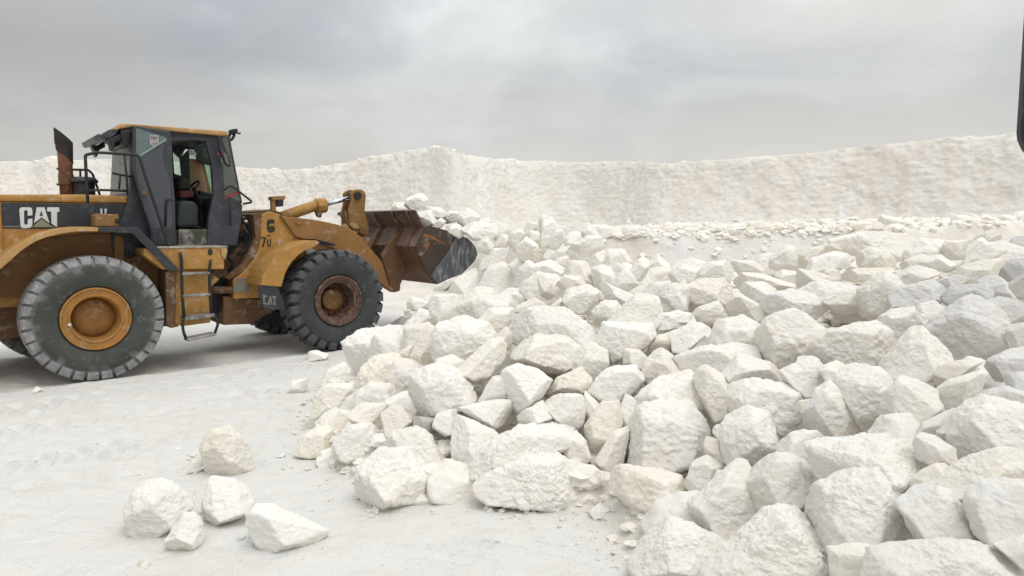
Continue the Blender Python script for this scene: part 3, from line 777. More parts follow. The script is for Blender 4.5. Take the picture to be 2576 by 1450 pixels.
# slanted outlet, cut open towards the back
bm = bmesh.new(); n_ = 28; lo_, hi_, li_, hi2_ = [], [], [], []
ztl, ztr = lp('Z1', 495, 190, .15)[1], lp('Z1', 660, 335, .15)[1]
xl = lp('Z1', 490, 300, .15)[0]; xr = lp('Z1', 662, 340, .15)[0]
for j in range(n_):
    a = 2*math.pi*j/n_; cx_ = (xl+xr)/2; rx = (xr-xl)/2
    zr = ztr + (ztl-ztr)*(.5-.5*math.cos(a))
    lo_.append(bm.verts.new((exc[0]+exr*math.cos(a), .15+exr*math.sin(a), zt-.02)))
    hi2_.append(bm.verts.new((cx_+rx*math.cos(a), .15+rx*.9*math.sin(a), min(zr-.01, lp('Z1', 500, 330, .15)[1]))))
    hi_.append(bm.verts.new((cx_+rx*math.cos(a), .15+rx*.9*math.sin(a), zr)))
    li_.append(bm.verts.new((cx_+rx*.9*math.cos(a), .15+rx*.8*math.sin(a), zr-.3)))
for j in range(n_):
    k_ = (j+1) % n_
    for A, B in ((lo_, hi2_), (hi2_, hi_), (hi_, li_)): bm.faces.new((A[j], A[k_], B[k_], B[j]))
bm.faces.new(li_)
from_bm('exhaust_outlet', bm, SOOT, stack)
pc = (lp('Z1', 760, 750, .1)[0], .1); pr = (lp('Z1', 862, 750, .1)[0]-lp('Z1', 655, 750, .1)[0])/2
cr = (lp('Z1', 893, 680, .1)[0]-lp('Z1', 622, 680, .1)[0])/2
zz = lambda y: lp('Z1', 760, y, .1)[1]
pre = part('air_precleaner', lathes=[([(zz(830), pr), (zz(700), pr), (zz(690), pr*.95)], (pc[0], pc[1], 0), 32, 'z')], mat=PLAST, bevel=0)
part('precleaner_cap', lathes=[([(zz(694), cr*.92), (zz(686), cr), (zz(672), cr), (zz(652), cr*.86), (zz(640), cr*.6), (zz(637), .01)], (pc[0], pc[1], 0), 32, 'z')], mat=DARK, parent=pre, bevel=0, smooth=True)
part('pipe_bolt', tubes=[(lp3('Z1', [(512, 562), (540, 566)], .0), .014)], mat=BLACK, bevel=0, parent=stack)
part('pipe_bolt', tubes=[(lp3('Z1', [(512, 705), (560, 712)], .0), .014)], mat=BLACK, bevel=0, parent=stack)
hr = tubep('hood_rail', 'Z1', [(640, 572), (800, 575), (838, 610), (870, 700), (908, 812)], .5, .017, BLACK)
tubep('rail_post', 'Z1', [(727, 575), (728, 640)], .5, .015, BLACK, hr, False)
# --- cab
cy = -.80
cab = part('cab_frame', [
    (lps('Z4', [(1232, 165), (1400, 180), (1388, 300), (1400, 480), (1425, 830), (1405, 1372), (1225, 1372), (1255, 1050), (1300, 830), (1300, 700), (1282, 480), (1225, 245)], cy), cy-.01, cy+.09),     # near front post
    (lps('Z4', [(800, 100), (1400, 172), (1400, 245), (1240, 240), (1130, 226), (860, 240), (800, 245)], cy), cy-.012, cy+.07),  # near header
    (lps('Z4', [(405, 70), (470, 70), (470, 560), (560, 900), (650, 1180), (650, 1400), (330, 1400), (370, 1150), (395, 800), (408, 300)], cy), cy-.005, cy+.08),   # near rear post
], CABM, bevel=.02)
# the side towards the far face of the quarry, with its two openings
fy_ = .74
part('far_cab_side', [
    (lps('Z4', [(380, 60), (1500, 165), (1330, 520), (1210, 478), (1130, 448), (1100, 330), (1040, 320), (1000, 320), (940, 420), (862, 345), (700, 340), (420, 330)], fy_), fy_-.02, fy_+.05),
    (lps('Z4', [(180, 820), (420, 330), (862, 345), (880, 585), (960, 612), (962, 700), (700, 1200), (150, 1200)], fy_), fy_-.019, fy_+.048),
    (lps('Z4', [(940, 420), (1040, 318), (1050, 760), (958, 760), (960, 612)], fy_), fy_-.021, fy_+.052),
    (lps('Z4', [(700, 1210), (880, 690), (1080, 776), (1286, 828), (1330, 560), (1285, 470), (1480, 470), (1600, 830), (1600, 1250)], fy_), fy_-.018, fy_+.046),
], PLAST, cab, bevel=.006)
part('tan_window_board', [(lps('Z4', [(1030, 420), (1130, 430), (1208, 470), (1216, 520), (1246, 640), (1290, 835), (1080, 790), (1040, 760)], fy_+.06), fy_+.06, fy_+.075)], TAN, cab, 0)
part('far_window', [(lps('Z4', [(850, 330), (1330, 440), (1330, 850), (850, 780)], fy_+.09), fy_+.09, fy_+.095)], GLCLEAR, cab, 0)
part('white_side_patch', [(lps('Z4', [(1030, 330), (1060, 325), (1120, 360), (1120, 385), (1040, 385)], fy_-.03), fy_-.04, fy_-.025)], WHITE, cab, 0)  # small flat white patch inside the far side, above the tan board
# tub, floor, front skirt
tubz = lp('Z4', 900, 1185, cy)[1]; flz = lp('Z4', 900, 1375, cy)[1]
xr0 = lp('Z4', 470, 1300, cy)[0]; xf0 = lp('Z4', 1240, 1300, cy)[0]; xf1 = lp('Z4', 1555, 1370, cy)[0]
part('cab_floor', boxes=[(xr0-.3, xf0+.02, cy+.005, .74, flz-.05, tubz-.02)], mat=DARK, parent=cab, bevel=.01)
part('sill_plate', [(lps('Z4', [(925, 1190), (1232, 1190), (1232, 1370), (925, 1370)], cy-.02), cy-.03, cy+.0)], paint('greasy_sill', (.06, .06, .045), .5, (.16, .15, .10), .2), cab, .006)
part('front_skirt', [(lps('Z4', [(1395, 830), (1500, 850), (1605, 890), (1626, 935), (1605, 1150), (1562, 1372), (1395, 1372)], cy), cy-.008, .74)], CABM, cab, .025)
fl = lps('Z4', [(1400, 185), (1466, 178), (1572, 760), (1606, 888), (1500, 852), (1425, 832), (1402, 480), (1390, 300)], cy)
part('front_quarter_glass', [(fl, cy-.006, cy+.006)], GLFRONT, cab, .003)
part('quarter_post', [(lps('Z4', [(1455, 178), (1480, 178), (1618, 905), (1600, 900)], cy), cy-.012, cy+.03)], CABM, cab, .006)
w0, w1 = lp('Z4', 1470, 190, cy), lp('Z4', 1610, 900, cy)
part('windshield', [([(w0[0], w0[1]), (w0[0]+.012, w0[1]), (w1[0]+.012, w1[1]), (w1[0], w1[1])], cy+.03, .74)], GLCLEAR, cab, 0)
rq = [lp('Z4', 208, 332, .70), lp('Z4', 182, 826, .70)]                    # far rear corner of the cab, seen past the near one
part('rear_quarter_glass', [([rq[0], lp('Z4', 408, 320, cy), lp('Z4', 415, 600, cy), lp('Z4', 398, 800, cy), lp('Z4', 372, 835, cy), rq[1]], cy-.004, cy+.01)], GLREAR, cab, .003)
part('rear_window', [([rq[0], (rq[0][0]+.015, rq[0][1]), (rq[1][0]+.015, rq[1][1]), rq[1]], cy+.012, .70)], GLREAR, cab, 0)
part('rear_corner_post', [([(rq[0][0]-.012, rq[0][1]), (rq[0][0]+.03, rq[0][1]), (rq[1][0]+.03, rq[1][1]), (rq[1][0]-.012, rq[1][1])], cy-.008, cy+.03)], CABM, cab, .006)
dz_ = lp('Z4', 410, 85, cy)
part('rear_header', [([(rq[0][0]-.01, rq[0][1]-.02), (dz_[0]+.1, rq[0][1]-.02), (dz_[0]+.1, dz_[1]), (rq[0][0]+.10, dz_[1]-.03), (rq[0][0]-.06, dz_[1]-.18)], cy+.002, .72)], DARK, cab, .01)
part('rear_body', [([(rq[1][0], rq[1][1]), (HX1+.3, rq[1][1]), (xr0+.2, tubz), (xr0, flz), (HX1-.25, flz)], cy+.0, .70)], CABM, cab, .01)
# sticker with faint white letters on the rear glass
for i_, pl in enumerate(([(290, 360), (325, 362), (325, 368), (290, 366)], [(278, 465), (290, 450), (292, 480), (284, 500)], [(296, 452), (304, 490), (300, 510), (294, 505)], [(306, 460), (330, 455), (332, 475), (308, 480)])):
    part('painted_letter', [(lps('Z4', pl, cy), cy-.012, cy-.004)], paint('faint_white', (.20, .21, .22), .7), cab, 0)
# roof
roof = part('cab_roof', [(lps('Z4', [(240, 112), (262, 75), (288, 40), (425, 42), (900, 80), (1420, 120), (1462, 128), (1464, 175), (1382, 172), (820, 122), (430, 74), (300, 96)], cy-.06), cy-.07, .82)], YELF, bevel=.03)
part('roof_underside', [(lps('Z4', [(300, 100), (430, 80), (820, 128), (1400, 178), (1400, 200), (300, 150)], cy-.02), cy-.02, .76)], PLAST, roof, .01)
part('rear_visor', [(lps('Z4', [(55, 148), (80, 168), (160, 112), (245, 95), (275, 110), (255, 150), (190, 196), (95, 214), (75, 200)], cy+.02), cy+.0, .6)], CABM, roof, .02)
for yy_ in (cy-.02, .35):
    part('rear_lamp', [(lps('Z4', [(150, 210), (215, 190), (300, 150), (310, 215), (240, 250), (210, 335), (195, 320), (190, 280)], cy), yy_, yy_+.2)], BLACK, roof, .02)
part('rear_lamp', [(lps('Z4', [(290, 130), (400, 110), (404, 200), (390, 260), (360, 305), (335, 300), (318, 260)], cy-.05), cy-.07, cy+.12)], BLACK, roof, .03)
fl_ = part('work_lamp', [(lps('Z4', [(1496, 105), (1560, 96), (1568, 150), (1502, 158)], -.72), -.76, -.58)], BLACK, roof, .012)
tubep('lamp_bracket', 'Z4', [(1460, 228), (1505, 215), (1528, 180), (1532, 150)], -.70, .022, BLACK, fl_)
tubep('lamp_wire', 'Z4', [(1560, 140), (1588, 152), (1600, 140)], -.70, .012, BLACK, fl_)
# door, folded back flat against the cab side
dy = -.98
door = part('cab_door', [(lps('Z4', [(425, 75), (432, 64), (820, 124), (838, 150), (852, 320), (862, 640), (885, 880), (893, 1372), (628, 1372), (618, 1200), (490, 800), (432, 560), (424, 300)], dy), dy-.03, dy+.02)], CABM, bevel=.012)
part('lower_door_glass', [(lps('Z4', [(468, 400), (500, 412), (782, 250), (755, 320), (752, 400), (770, 530), (828, 650), (840, 860), (848, 1175), (628, 1175), (505, 800), (455, 560), (460, 400)], dy), dy-.034, dy-.028)], GLDOOR, door, 0)
part('upper_door_glass', [(lps('Z4', [(456, 92), (785, 192), (790, 225), (505, 398), (458, 362)], dy), dy-.036, dy-.028)], GLUP, door, 0)
part('glass_seam', [(lps('Z4', [(785, 205), (790, 225), (505, 402), (495, 385)], dy), dy-.039, dy-.03)], paint('pale_seam', (.26, .32, .31), .4), door, 0)
part('lower_door_panel', [(lps('Z4', [(640, 1205), (882, 1205), (884, 1355), (645, 1355)], dy), dy-.04, dy-.028)], DARK, door, .006)
part('crest_sticker', [(lps('Z4', [(600, 165), (700, 168), (705, 260), (660, 300), (610, 268)], dy), dy-.040, dy-.034)], paint('crest_white', (.34, .38, .38), .6), door, 0)
part('crest_emblem', [(lps('Z4', [(615, 182), (688, 190), (690, 205), (665, 215), (655, 240), (640, 210), (615, 205)], dy), dy-.043, dy-.039)], paint('crest_red', (.30, .16, .15), .6), door, 0)
part('crest_emblem', [(lps('Z4', [(625, 250), (655, 262), (692, 240), (690, 255), (658, 282)], dy), dy-.0435, dy-.0385)], paint('crest_red', (.30, .16, .15), .6), door, 0)
part('door_handle', [(lps('Z4', [(500, 772), (560, 768), (572, 800), (560, 828), (515, 822)], dy), dy-.075, dy-.028)], BRN, door, .012)
tubep('grab_handle', 'Z4', [(785, 1165), (795, 885), (812, 868), (850, 868)], dy-.06, .013, BLACK, door)
# mirror, grab rail, ribbons
mir = part('side_mirror', [(lps('Z4', [(1352, 190), (1372, 178), (1395, 190), (1440, 320), (1492, 450), (1496, 505), (1480, 515), (1440, 490), (1400, 400), (1366, 330)], -.98), -1.0, -.93)], PLAST, bevel=.02)
part('mirror_glass', [(lps('Z4', [(1400, 330), (1450, 380), (1480, 480), (1445, 478)], -1.0), -1.006, -.999)], GLFRONT, mir, 0)
tubep('front_grab_rail', 'Z4', [(1425, 765), (1470, 722), (1512, 722), (1718, 884), (1714, 900), (1628, 915)], -.92, .016, BLACK)
tubep('rail_bar', 'Z4', [(1492, 830), (1490, 1150)], -.9, .014, BLACK)
tubep('red_ribbon', 'Z4', [(1445, 850), (1500, 822), (1580, 785)], -.9, .016, RED)
tubep('red_ribbon', 'Z4', [(1345, 372), (1385, 380)], -.86, .02, RED)
# seat, wheel, console
seat = part('seat', [(lps('Z4', [(915, 905), (960, 878), (1090, 885), (1138, 940), (1142, 1172), (905, 1172)], -.35), -.40, .15)], SEATM, bevel=.05)
part('seat_back', [(lps('Z4', [(890, 610), (960, 640), (1000, 660), (1040, 780), (885, 790)], .10), -.1, .34)], PLAST, seat, .05)
part('seat_cushion', [(lps('Z4', [(892, 780), (1045, 772), (1050, 845), (900, 862)], .0), -.25, .25)], SEATR, seat, .03)
bm = bmesh.new(); c_ = lp('Z4', 1085, 735, .1)
add_tube(bm, [(c_[0]+.10*math.cos(a)*.75, .1+.19*math.sin(a), c_[1]+.10*math.cos(a)) for a in np.linspace(0, 2*math.pi, 25)], .016)
add_tube(bm, [(c_[0], .1, c_[1]), (c_[0]+.15, .1, c_[1]-.35)], .03)
from_bm('steering_wheel', bm, BLACK, loader, 0, True)
part('console', [(lps('Z4', [(1060, 830), (1260, 845), (1250, 1170), (1140, 1170), (1130, 940)], .2), .1, .6)], PLAST, bevel=.02)
part('dashboard', [(lps('Z4', [(1080, 775), (1290, 835), (1310, 870), (1290, 900), (1080, 870)], .6), .2, .72)], PLAST, bevel=.02)
# --- guard rails by the cab
rail = tubep('guard_rail', 'H', [(1365, 870), (1345, 560), (1325, 150), (1345, 128), (1490, 95), (1600, 97), (2110, 128), (2165, 160), (2260, 480), (2330, 680), (2440, 1000), (2600, 1500), (2640, 1640)], -1.26, .019, BLACK)
tubep('rail_bar', 'H', [(1350, 690), (1560, 675), (1700, 680), (1980, 690)], -1.1, .016, BLACK, rail, False)
tubep('rail_post', 'H', [(1930, 110), (1965, 440), (1985, 760)], -1.12, .015, BLACK, rail, False)
tubep('rail_bar', 'H', [(1745, 415), (2060, 475)], -.86, .015, BLACK, rail, False)
tubep('rail_post', 'H', [(1870, 450), (1850, 660)], -.86, .014, BLACK, rail, False)
# --- step box and ladder
step = part('step_box', [(lps('Z2', [(1300, 197), (1560, 196), (2052, 188), (2058, 200), (2030, 262), (2028, 386), (1600, 390), (1480, 392), (1300, 260)], -1.30), -1.32, -.80)], YEL, bevel=.012)
part('deck_edge', [(lps('Z2', [(1400, 184), (2060, 176), (2062, 190), (1402, 200)], -1.32), -1.335, -.8)], paint('worn_edge', (.30, .27, .22), .6, (.1, .1, .1), .2), step, .004)
part('corner_bracket', [(lps('Z2', [(2000, 195), (2052, 192), (2062, 220), (2045, 300), (2010, 270)], -1.34), -1.35, -1.30)], YELF, step, .008)
part('step_hole', [(lps('Z2', [(1885, 215), (1905, 200), (1925, 215), (1925, 250), (1905, 262), (1885, 250)], -1.322), -1.33, -1.318)], BLACK, step, 0)
part('ladder_backing', [(lps('Z2', [(1588, 390), (1900, 392), (1905, 870), (1640, 905), (1580, 880)], -1.16), -1.18, -.7)], YEL, bevel=.01)
part('side_post', [(lps('Z2', [(1500, 405), (1590, 400), (1590, 700), (1575, 880), (1620, 905), (1540, 920), (1500, 880)], -1.22), -1.25, -.8)], BRN, bevel=.01)
lad = tubep('ladder', 'Z2', [(1632, 235), (1645, 300), (1650, 600), (1668, 830)], -1.37, .021, BLACK)
tubep('ladder_rail', 'Z2', [(1912, 300), (1898, 390), (1900, 560), (1915, 800)], -1.37, .021, BLACK, lad)
for a_, b_ in (((1650, 430), (1900, 424)), ((1655, 632), (1905, 615))):
    tubep('rung', 'Z2', [a_, b_], -1.38, .020, paint('worn_rung', (.20, .19, .18), .45, None, .2), lad, False)
part('bottom_step', [(lps('Z2', [(1668, 818), (1938, 785), (1942, 815), (1672, 852)], -1.36), -1.40, -1.18)], paint('worn_step', (.16, .155, .15), .5, (.05, .05, .05), .2), lad, .006)
tubep('stirrup', 'Z2', [(1655, 850), (1658, 940), (1690, 1028)], -1.35, .020, BLACK, lad)
tubep('stirrup', 'Z2', [(1945, 815), (1978, 880), (1945, 975)], -1.35, .020, BLACK, lad)
part('stirrup_step', [(lps('Z2', [(1685, 1015), (1940, 962), (1948, 985), (1695, 1040)], -1.35), -1.42, -1.22)], paint('worn_stirrup', (.28, .27, .25), .5, (.1, .1, .1), .2), lad, .006)
part('step_pipe', tubes=[(lp3('Z3', [(355, 905), (410, 855)], -1.1), .045)], mat=YELF, bevel=0, smooth=True)
# --- articulation and front frame
part('hinge_block', [(lps('Z3', [(470, 700), (520, 690), (560, 640), (640, 620), (640, 700), (560, 780), (430, 870), (370, 900), (370, 820), (430, 780)], -.45), -.45, .45)], BRN, bevel=.02)
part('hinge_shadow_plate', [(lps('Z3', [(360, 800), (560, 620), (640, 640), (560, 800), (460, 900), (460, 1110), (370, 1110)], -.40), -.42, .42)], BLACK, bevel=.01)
part('steering_cylinder', tubes=[(lp3('Z3', [(370, 945), (600, 945)], -.62), .055)], mat=BRN, bevel=0, smooth=True)
part('lower_front_frame', [(lps('Z3', [(455, 985), (560, 1000), (720, 1010), (860, 1075), (650, 1190), (455, 1198)], -.60), -.62, .62)], BRN, bevel=.015)
ff = part('front_frame', [(lps('Z3', [(735, 395), (800, 372), (865, 395), (905, 430), (975, 545), (1060, 600), (1100, 900), (720, 1000), (530, 1010), (528, 868), (600, 815), (680, 720), (715, 640), (728, 560)], -.68), -.70, .70)], YEL, bevel=.015)
part('frame_flange', [(lps('Z3', [(672, 392), (738, 382), (732, 560), (715, 650), (680, 725), (600, 815), (500, 870), (470, 850), (590, 760), (650, 660), (690, 560)], -.66), -.685, .60)], BRN, ff, .01)
part('grease_panel', [(lps('Z3', [(550, 860), (622, 860), (622, 908), (655, 912), (640, 962), (532, 962), (532, 905), (550, 905)], -.705), -.712, -.699)], paint('grey_primer', (.20, .20, .17), .7), ff, 0)
part('pin_boss', [(lps('Z3', [(738, 700), (770, 690), (800, 705), (800, 745), (765, 800), (742, 790), (733, 745)], -.705), -.72, -.699)], BRN, ff, .006)
for pl in ([(733, 560), (768, 560), (768, 568), (752, 632), (740, 632), (756, 570), (733, 570)], [(776, 575), (785, 575), (785, 612), (791, 622), (797, 612), (797, 575), (804, 575), (804, 615), (794, 632), (784, 630), (776, 615)],
           [(776, 440), (800, 430), (830, 436), (828, 462), (806, 460), (790, 470), (790, 484), (815, 478), (832, 490), (832, 512), (812, 528), (786, 524), (775, 500)],
           [(772, 552), (795, 540), (800, 556), (790, 552)]):
    part('stencil_digit', [(lps('Z3', pl, -.703), -.708, -.699)], INK, ff, 0)
# hoses in the joint
for i_, pts in enumerate(([(585, 410), (620, 440), (660, 520), (600, 600)], [(600, 450), (650, 470), (690, 540), (640, 640)], [(610, 500), (660, 560), (620, 660), (560, 690)], [(480, 700), (540, 740), (500, 820)], [(600, 1030), (680, 1060), (760, 1045)], [(590, 1060), (660, 1085), (740, 1080)])):
    tubep('hose', 'Z3', pts, -.5-.02*i_, .026, BLACK if i_ < 4 else BRN)
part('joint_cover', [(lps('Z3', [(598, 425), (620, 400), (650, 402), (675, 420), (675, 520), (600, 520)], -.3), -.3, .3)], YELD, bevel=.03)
part('hose_fitting', [(lps('Z3', [(602, 440), (632, 436), (632, 460), (604, 462)], -.5), -.54, -.46)], CHROME, bevel=.01)
# --- front fender and mud flap
FFO = [(706, 912), (722, 860), (745, 800), (785, 740), (838, 690), (880, 655), (928, 622), (990, 598), (1060, 582), (1132, 582)]
FFI = [(1155, 602), (1095, 640), (1040, 660), (1000, 690), (960, 730), (930, 770), (905, 820), (890, 870), (878, 920)]
ffe = part('front_fender', [(lps('Z3', [(728, 908), (740, 850), (765, 800), (800, 750), (845, 705), (890, 670), (940, 640), (1000, 612), (1070, 592), (1132, 584)]+FFI, -1.34), -1.36, -1.33)], YEL, bevel=.006)
ffo = lps('Z3', [(728, 908), (740, 850), (765, 800), (800, 750), (845, 705), (890, 670), (940, 640), (1000, 612), (1070, 592), (1140, 586)], -1.34)
part('fender_top', [(ffo + [(x+.015, z-.025) for x, z in ffo[::-1]], -1.33, -.74)], YEL, ffe, .004)
part('fender_tip', [(lps('Z3', [(1118, 575), (1185, 588), (1265, 612), (1262, 625), (1185, 606), (1130, 590)], -1.05), -1.1, -.76)], BLACK, ffe, .006)
part('fender_bracket', [(lps('Z3', [(1045, 655), (1085, 640), (1130, 660), (1060, 686)], -.95), -1.0, -.8)], paint('pale_bracket', (.42, .40, .37), .6), ffe, .006)
flap = part('mud_flap', [(lps('Z3', [(712, 908), (842, 915), (880, 990), (906, 1088), (820, 1084), (748, 1074), (715, 985)], -1.33), -1.345, -1.32)], DARK, ffe, .004)
for pl in ([(745, 980), (775, 984), (775, 996), (760, 996), (758, 1036), (776, 1036), (776, 1050), (750, 1046)], [(794, 988), (804, 988), (818, 1052), (806, 1052), (800, 1030), (796, 1030), (792, 1050), (780, 1048)], [(812, 986), (842, 990), (842, 1002), (834, 1002), (838, 1056), (826, 1054), (822, 1000), (812, 998)]):
    part('flap_letter', [(lps('Z3', pl, -1.345), -1.350, -1.343)], paint('worn_flap_letter', (.20, .20, .17), .7), flap, 0)
# --- lift arms, bell crank, tilt cylinder
ARM = [(868, 400), (905, 412), (1000, 420), (1100, 432), (1200, 450), (1290, 470), (1350, 492), (1405, 520), (1450, 556), (1500, 612), (1560, 685), (1640, 775), (1700, 848), (1742, 905), (1738, 950), (1692, 962), (1640, 930), (1560, 860), (1480, 780), (1380, 700), (1250, 640), (1100, 590), (985, 560)]
arm = lps('Z3', ARM, -.74)
part('lift_arm', [(arm, -.76, -.60)], paint('dusty_arm_paint', (.30, .15, .045), .55, (.18, .085, .035), .04, .25, scale=2), bevel=.015)
part('lift_arm', [(arm, .60, .76)], YELD, bevel=.015)
ax = lp('Z3', 1700, 925, -.74); part('arm_pin', lathes=[([(0, .06), (.03, .06)], (ax[0]-.06, -.79, ax[1]+.02), 16, 'y')], mat=YELF, bevel=0)
part('arm_lug', [(lps('Z3', [(980, 450), (1025, 452), (1022, 472), (990, 470)], -.76), -.785, -.755)], YELD, bevel=.006)
part('cross_tube', lathes=[([(-.62, .11), (.62, .11)], (lp('Z3', 1380, 600, 0)[0], 0, lp('Z3', 1380, 600, 0)[1]), 20, 'y')], mat=BRN, bevel=0)
cyl = part('tilt_cylinder', tubes=[(lp3('Z3', [(885, 415), (1165, 318)], .0), .095)], mat=YEL, bevel=0, smooth=True)
part('cylinder_gland', tubes=[(lp3('Z3', [(1130, 335), (1200, 330)], .0), [.135, .13])], mat=YEL, parent=cyl, bevel=.01)
part('piston_rod', tubes=[(lp3('Z3', [(1190, 326), (1400, 268)], .0), .042)], mat=CHROME, parent=cyl, bevel=0, smooth=True)
part('hose_block', [(lps('Z3', [(1120, 360), (1175, 345), (1165, 420), (1140, 412)], -.05), -.09, .0)], BRN, cyl, .01)
BC = [(1352, 470), (1350, 370), (1366, 300), (1362, 245), (1380, 226), (1405, 216), (1440, 218), (1462, 234), (1472, 262), (1466, 320), (1462, 380), (1492, 490), (1490, 550), (1440, 540), (1400, 500)]
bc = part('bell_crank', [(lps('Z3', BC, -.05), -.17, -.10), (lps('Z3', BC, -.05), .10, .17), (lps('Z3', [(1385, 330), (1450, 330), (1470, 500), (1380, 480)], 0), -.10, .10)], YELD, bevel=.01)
pb = lp('Z3', 1437, 262, -.17); part('crank_pin', lathes=[([(-.02, .07), (.36, .07)], (pb[0]-.02, -.19, pb[1]), 18, 'y')], mat=BLACK, parent=bc, bevel=0)
part('crank_pin', lathes=[([(-.02, .10), (.36, .10)], (lp('Z3', 1400, 500, -.17)[0], -.19, lp('Z3', 1400, 500, -.17)[1]), 18, 'y')], mat=YELF, parent=bc, bevel=0)
tubep('crank_hose', 'Z3', [(1340, 370), (1355, 460), (1400, 500), (1450, 505)], -.22, .022, BRN)
# --- front lamp on its post
post = part('lamp_post', [(lps('Z3', [(800, 268), (832, 266), (836, 375), (806, 375)], -.66), -.70, -.62), (lps('Z3', [(800, 266), (895, 262), (893, 290), (800, 292)], -.66), -.74, -.56)], YELD, bevel=.008)
part('head_lamp', [(lps('Z3', [(834, 291), (886, 289), (884, 338), (838, 342)], -.66), -.73, -.57)], BLACK, post, .015)
part('frame_top', [(lps('Z3', [(740, 372), (800, 358), (870, 378), (905, 412), (880, 425), (740, 400)], -.6), -.6, .6)], BRN, bevel=.01)
# --- bucket
by_ = -1.47
G = lp('K', 1030, 337, by_); C1 = lp('K', 1165, 545, by_); C2 = lp('K', 1040, 795, by_); C3 = lp('K', 1110, 955, by_); C4 = lp('K', 1185, 1120, by_); C5 = lp('K', 1300, 1270, by_)
TIP = lp('K', 1812, 890, by_)
outer = [G, C1, C2, C3, C4, C5, TIP]
inner = []
def inset(poly, d):
    out_ = []
    for i in range(len(poly)):
        p = Vector(poly[i]); a = Vector(poly[max(i-1, 0)]); b = Vector(poly[min(i+1, len(poly)-1)])
        t = (b-a).normalized(); out_.append((p.x - t.y*d, p.y + t.x*d))
    return out_
inn = inset(outer, .035)
bucket = part('bucket', [(outer[:3]+inn[:3][::-1], by_+.03, 1.44)], BUCK, bevel=.006)
part('bucket_belly', [(outer[2:]+inn[2:][::-1], by_+.03, 1.44)], BUCKLOW, bucket, .006)
SP = [(1165, 545), (1200, 527), (1340, 562), (1560, 632), (1700, 692), (1775, 775), (1806, 840), (1815, 890), (1780, 980), (1620, 1140), (1450, 1205), (1310, 1272), (1215, 1175), (1140, 1035), (1050, 850), (1040, 795)]
spn = lps('K', SP, by_)
side = part('side_plate', [(spn, by_-.01, by_+.03)], BUCKD, bucket, .006)
part('side_plate', [(spn, 1.44, 1.48)], BUCKD, bucket, .006)
part('wear_plate', [(lps('K', [(1480, 800), (1560, 632), (1700, 692), (1775, 775), (1806, 840), (1815, 890), (1780, 980), (1620, 1140), (1450, 1205), (1320, 1268), (1225, 1170), (1300, 1050), (1420, 900)], by_-.012), by_-.035, by_-.008)], BUCKC, side, .008)
part('scrape_mark', [(lps('K', [(1135, 622), (1230, 650), (1300, 690), (1480, 800), (1300, 720), (1200, 680), (1140, 670)], by_-.012), by_-.017, by_-.009)], paint('fresh_rust', (.22, .095, .035), .7), side, .0)
for pl in ([(1120, 790), (1180, 730), (1215, 740), (1220, 770), (1150, 870), (1160, 800)], [(1100, 830), (1150, 860), (1160, 880), (1105, 850)]):
    part('scrape_mark', [(lps('K', pl, by_-.012), by_-.016, by_-.009)], paint('orange_rust', (.20, .09, .035), .7), side, 0)
for i_, y_ in enumerate((-1.22, -.72, -.05, .72, 1.22)):
    g2 = (G[0]-.0, G[1]); 
    part('rib', [([G, C1, C2, (C2[0]-.05, C2[1]+.02), (C1[0]-.09, C1[1]-.02), (G[0]-.03, G[1]-.02)], y_-.014, y_+.014)], BUCKLOW, bucket, .004)
for y_ in (-.80, .56):
    part('hinge_plate', [([C1, C2, C4, (ax[0]+.02, ax[1]-.08), (ax[0]-.10, ax[1]), (C2[0]-.28, C2[1]-.15), (C2[0]-.12, C2[1]+.05)], y_, y_+.05)], BUCKLOW, bucket, .006)
part('top_edge', [([G, (G[0]+.04, G[1]+.0), (G[0]+.05, G[1]-.05), (G[0]+.01, G[1]-.05)], by_+.02, 1.45)], BUCKD, bucket, .004)
part('hook', [(lps('K', [(610, 362), (635, 355), (660, 375), (655, 400), (640, 385), (615, 385)], -.3), -.33, -.27)], BUCKD, bucket, .004)
part('cutting_edge', [([(TIP[0]-.35, TIP[1]-.02+(C5[1]-TIP[1])*.35/(TIP[0]-C5[0])), (TIP[0]+.04, TIP[1]+.0), (TIP[0]-.32, TIP[1]+.05+(C5[1]-TIP[1])*.35/(TIP[0]-C5[0]))], by_, 1.47)], BUCKC, bucket, .004)
# --- wheels
def tyre_mat(name, side, tread, dusty):
    m, nt, b = nodes(name); v = objco(nt)
    n1 = noise(nt, v, 2.5, 7, .65, .5); n2 = noise(nt, v, 11, 7, .75, .4)
    geo = N(nt, 'ShaderNodeTexCoord'); at = N(nt, 'ShaderNodeAttribute'); at.attribute_name = 'tread'
    c = mixc(nt, ramp(nt, n1, .35, .65), side, tuple(x*1.5 for x in side))
    c = mixc(nt, at.outputs['Fac'], c, mixc(nt, ramp(nt, n2, .35, .65), tread, tuple(x*.45 for x in tread)))
    c = mixc(nt, ramp(nt, n2, .66-dusty*.3, .80-dusty*.1, (0,)*3, (.6,)*3), c, (.36, .355, .34))
    nt.links.new(c, b.inputs['Base Color']); b.inputs['Roughness'].default_value = .75; b.inputs['Specular IOR Level'].default_value = .3
    bump(nt, b, [(n2, .006, .5)]); return m
TYR = tyre_mat('dusty_worn_tyre', (.045, .050, .043), (.36, .36, .365), .30)
TYF = tyre_mat('dark_chunky_tyre', (.034, .037, .040), (.11, .115, .125), .24)
TYFS = TYF
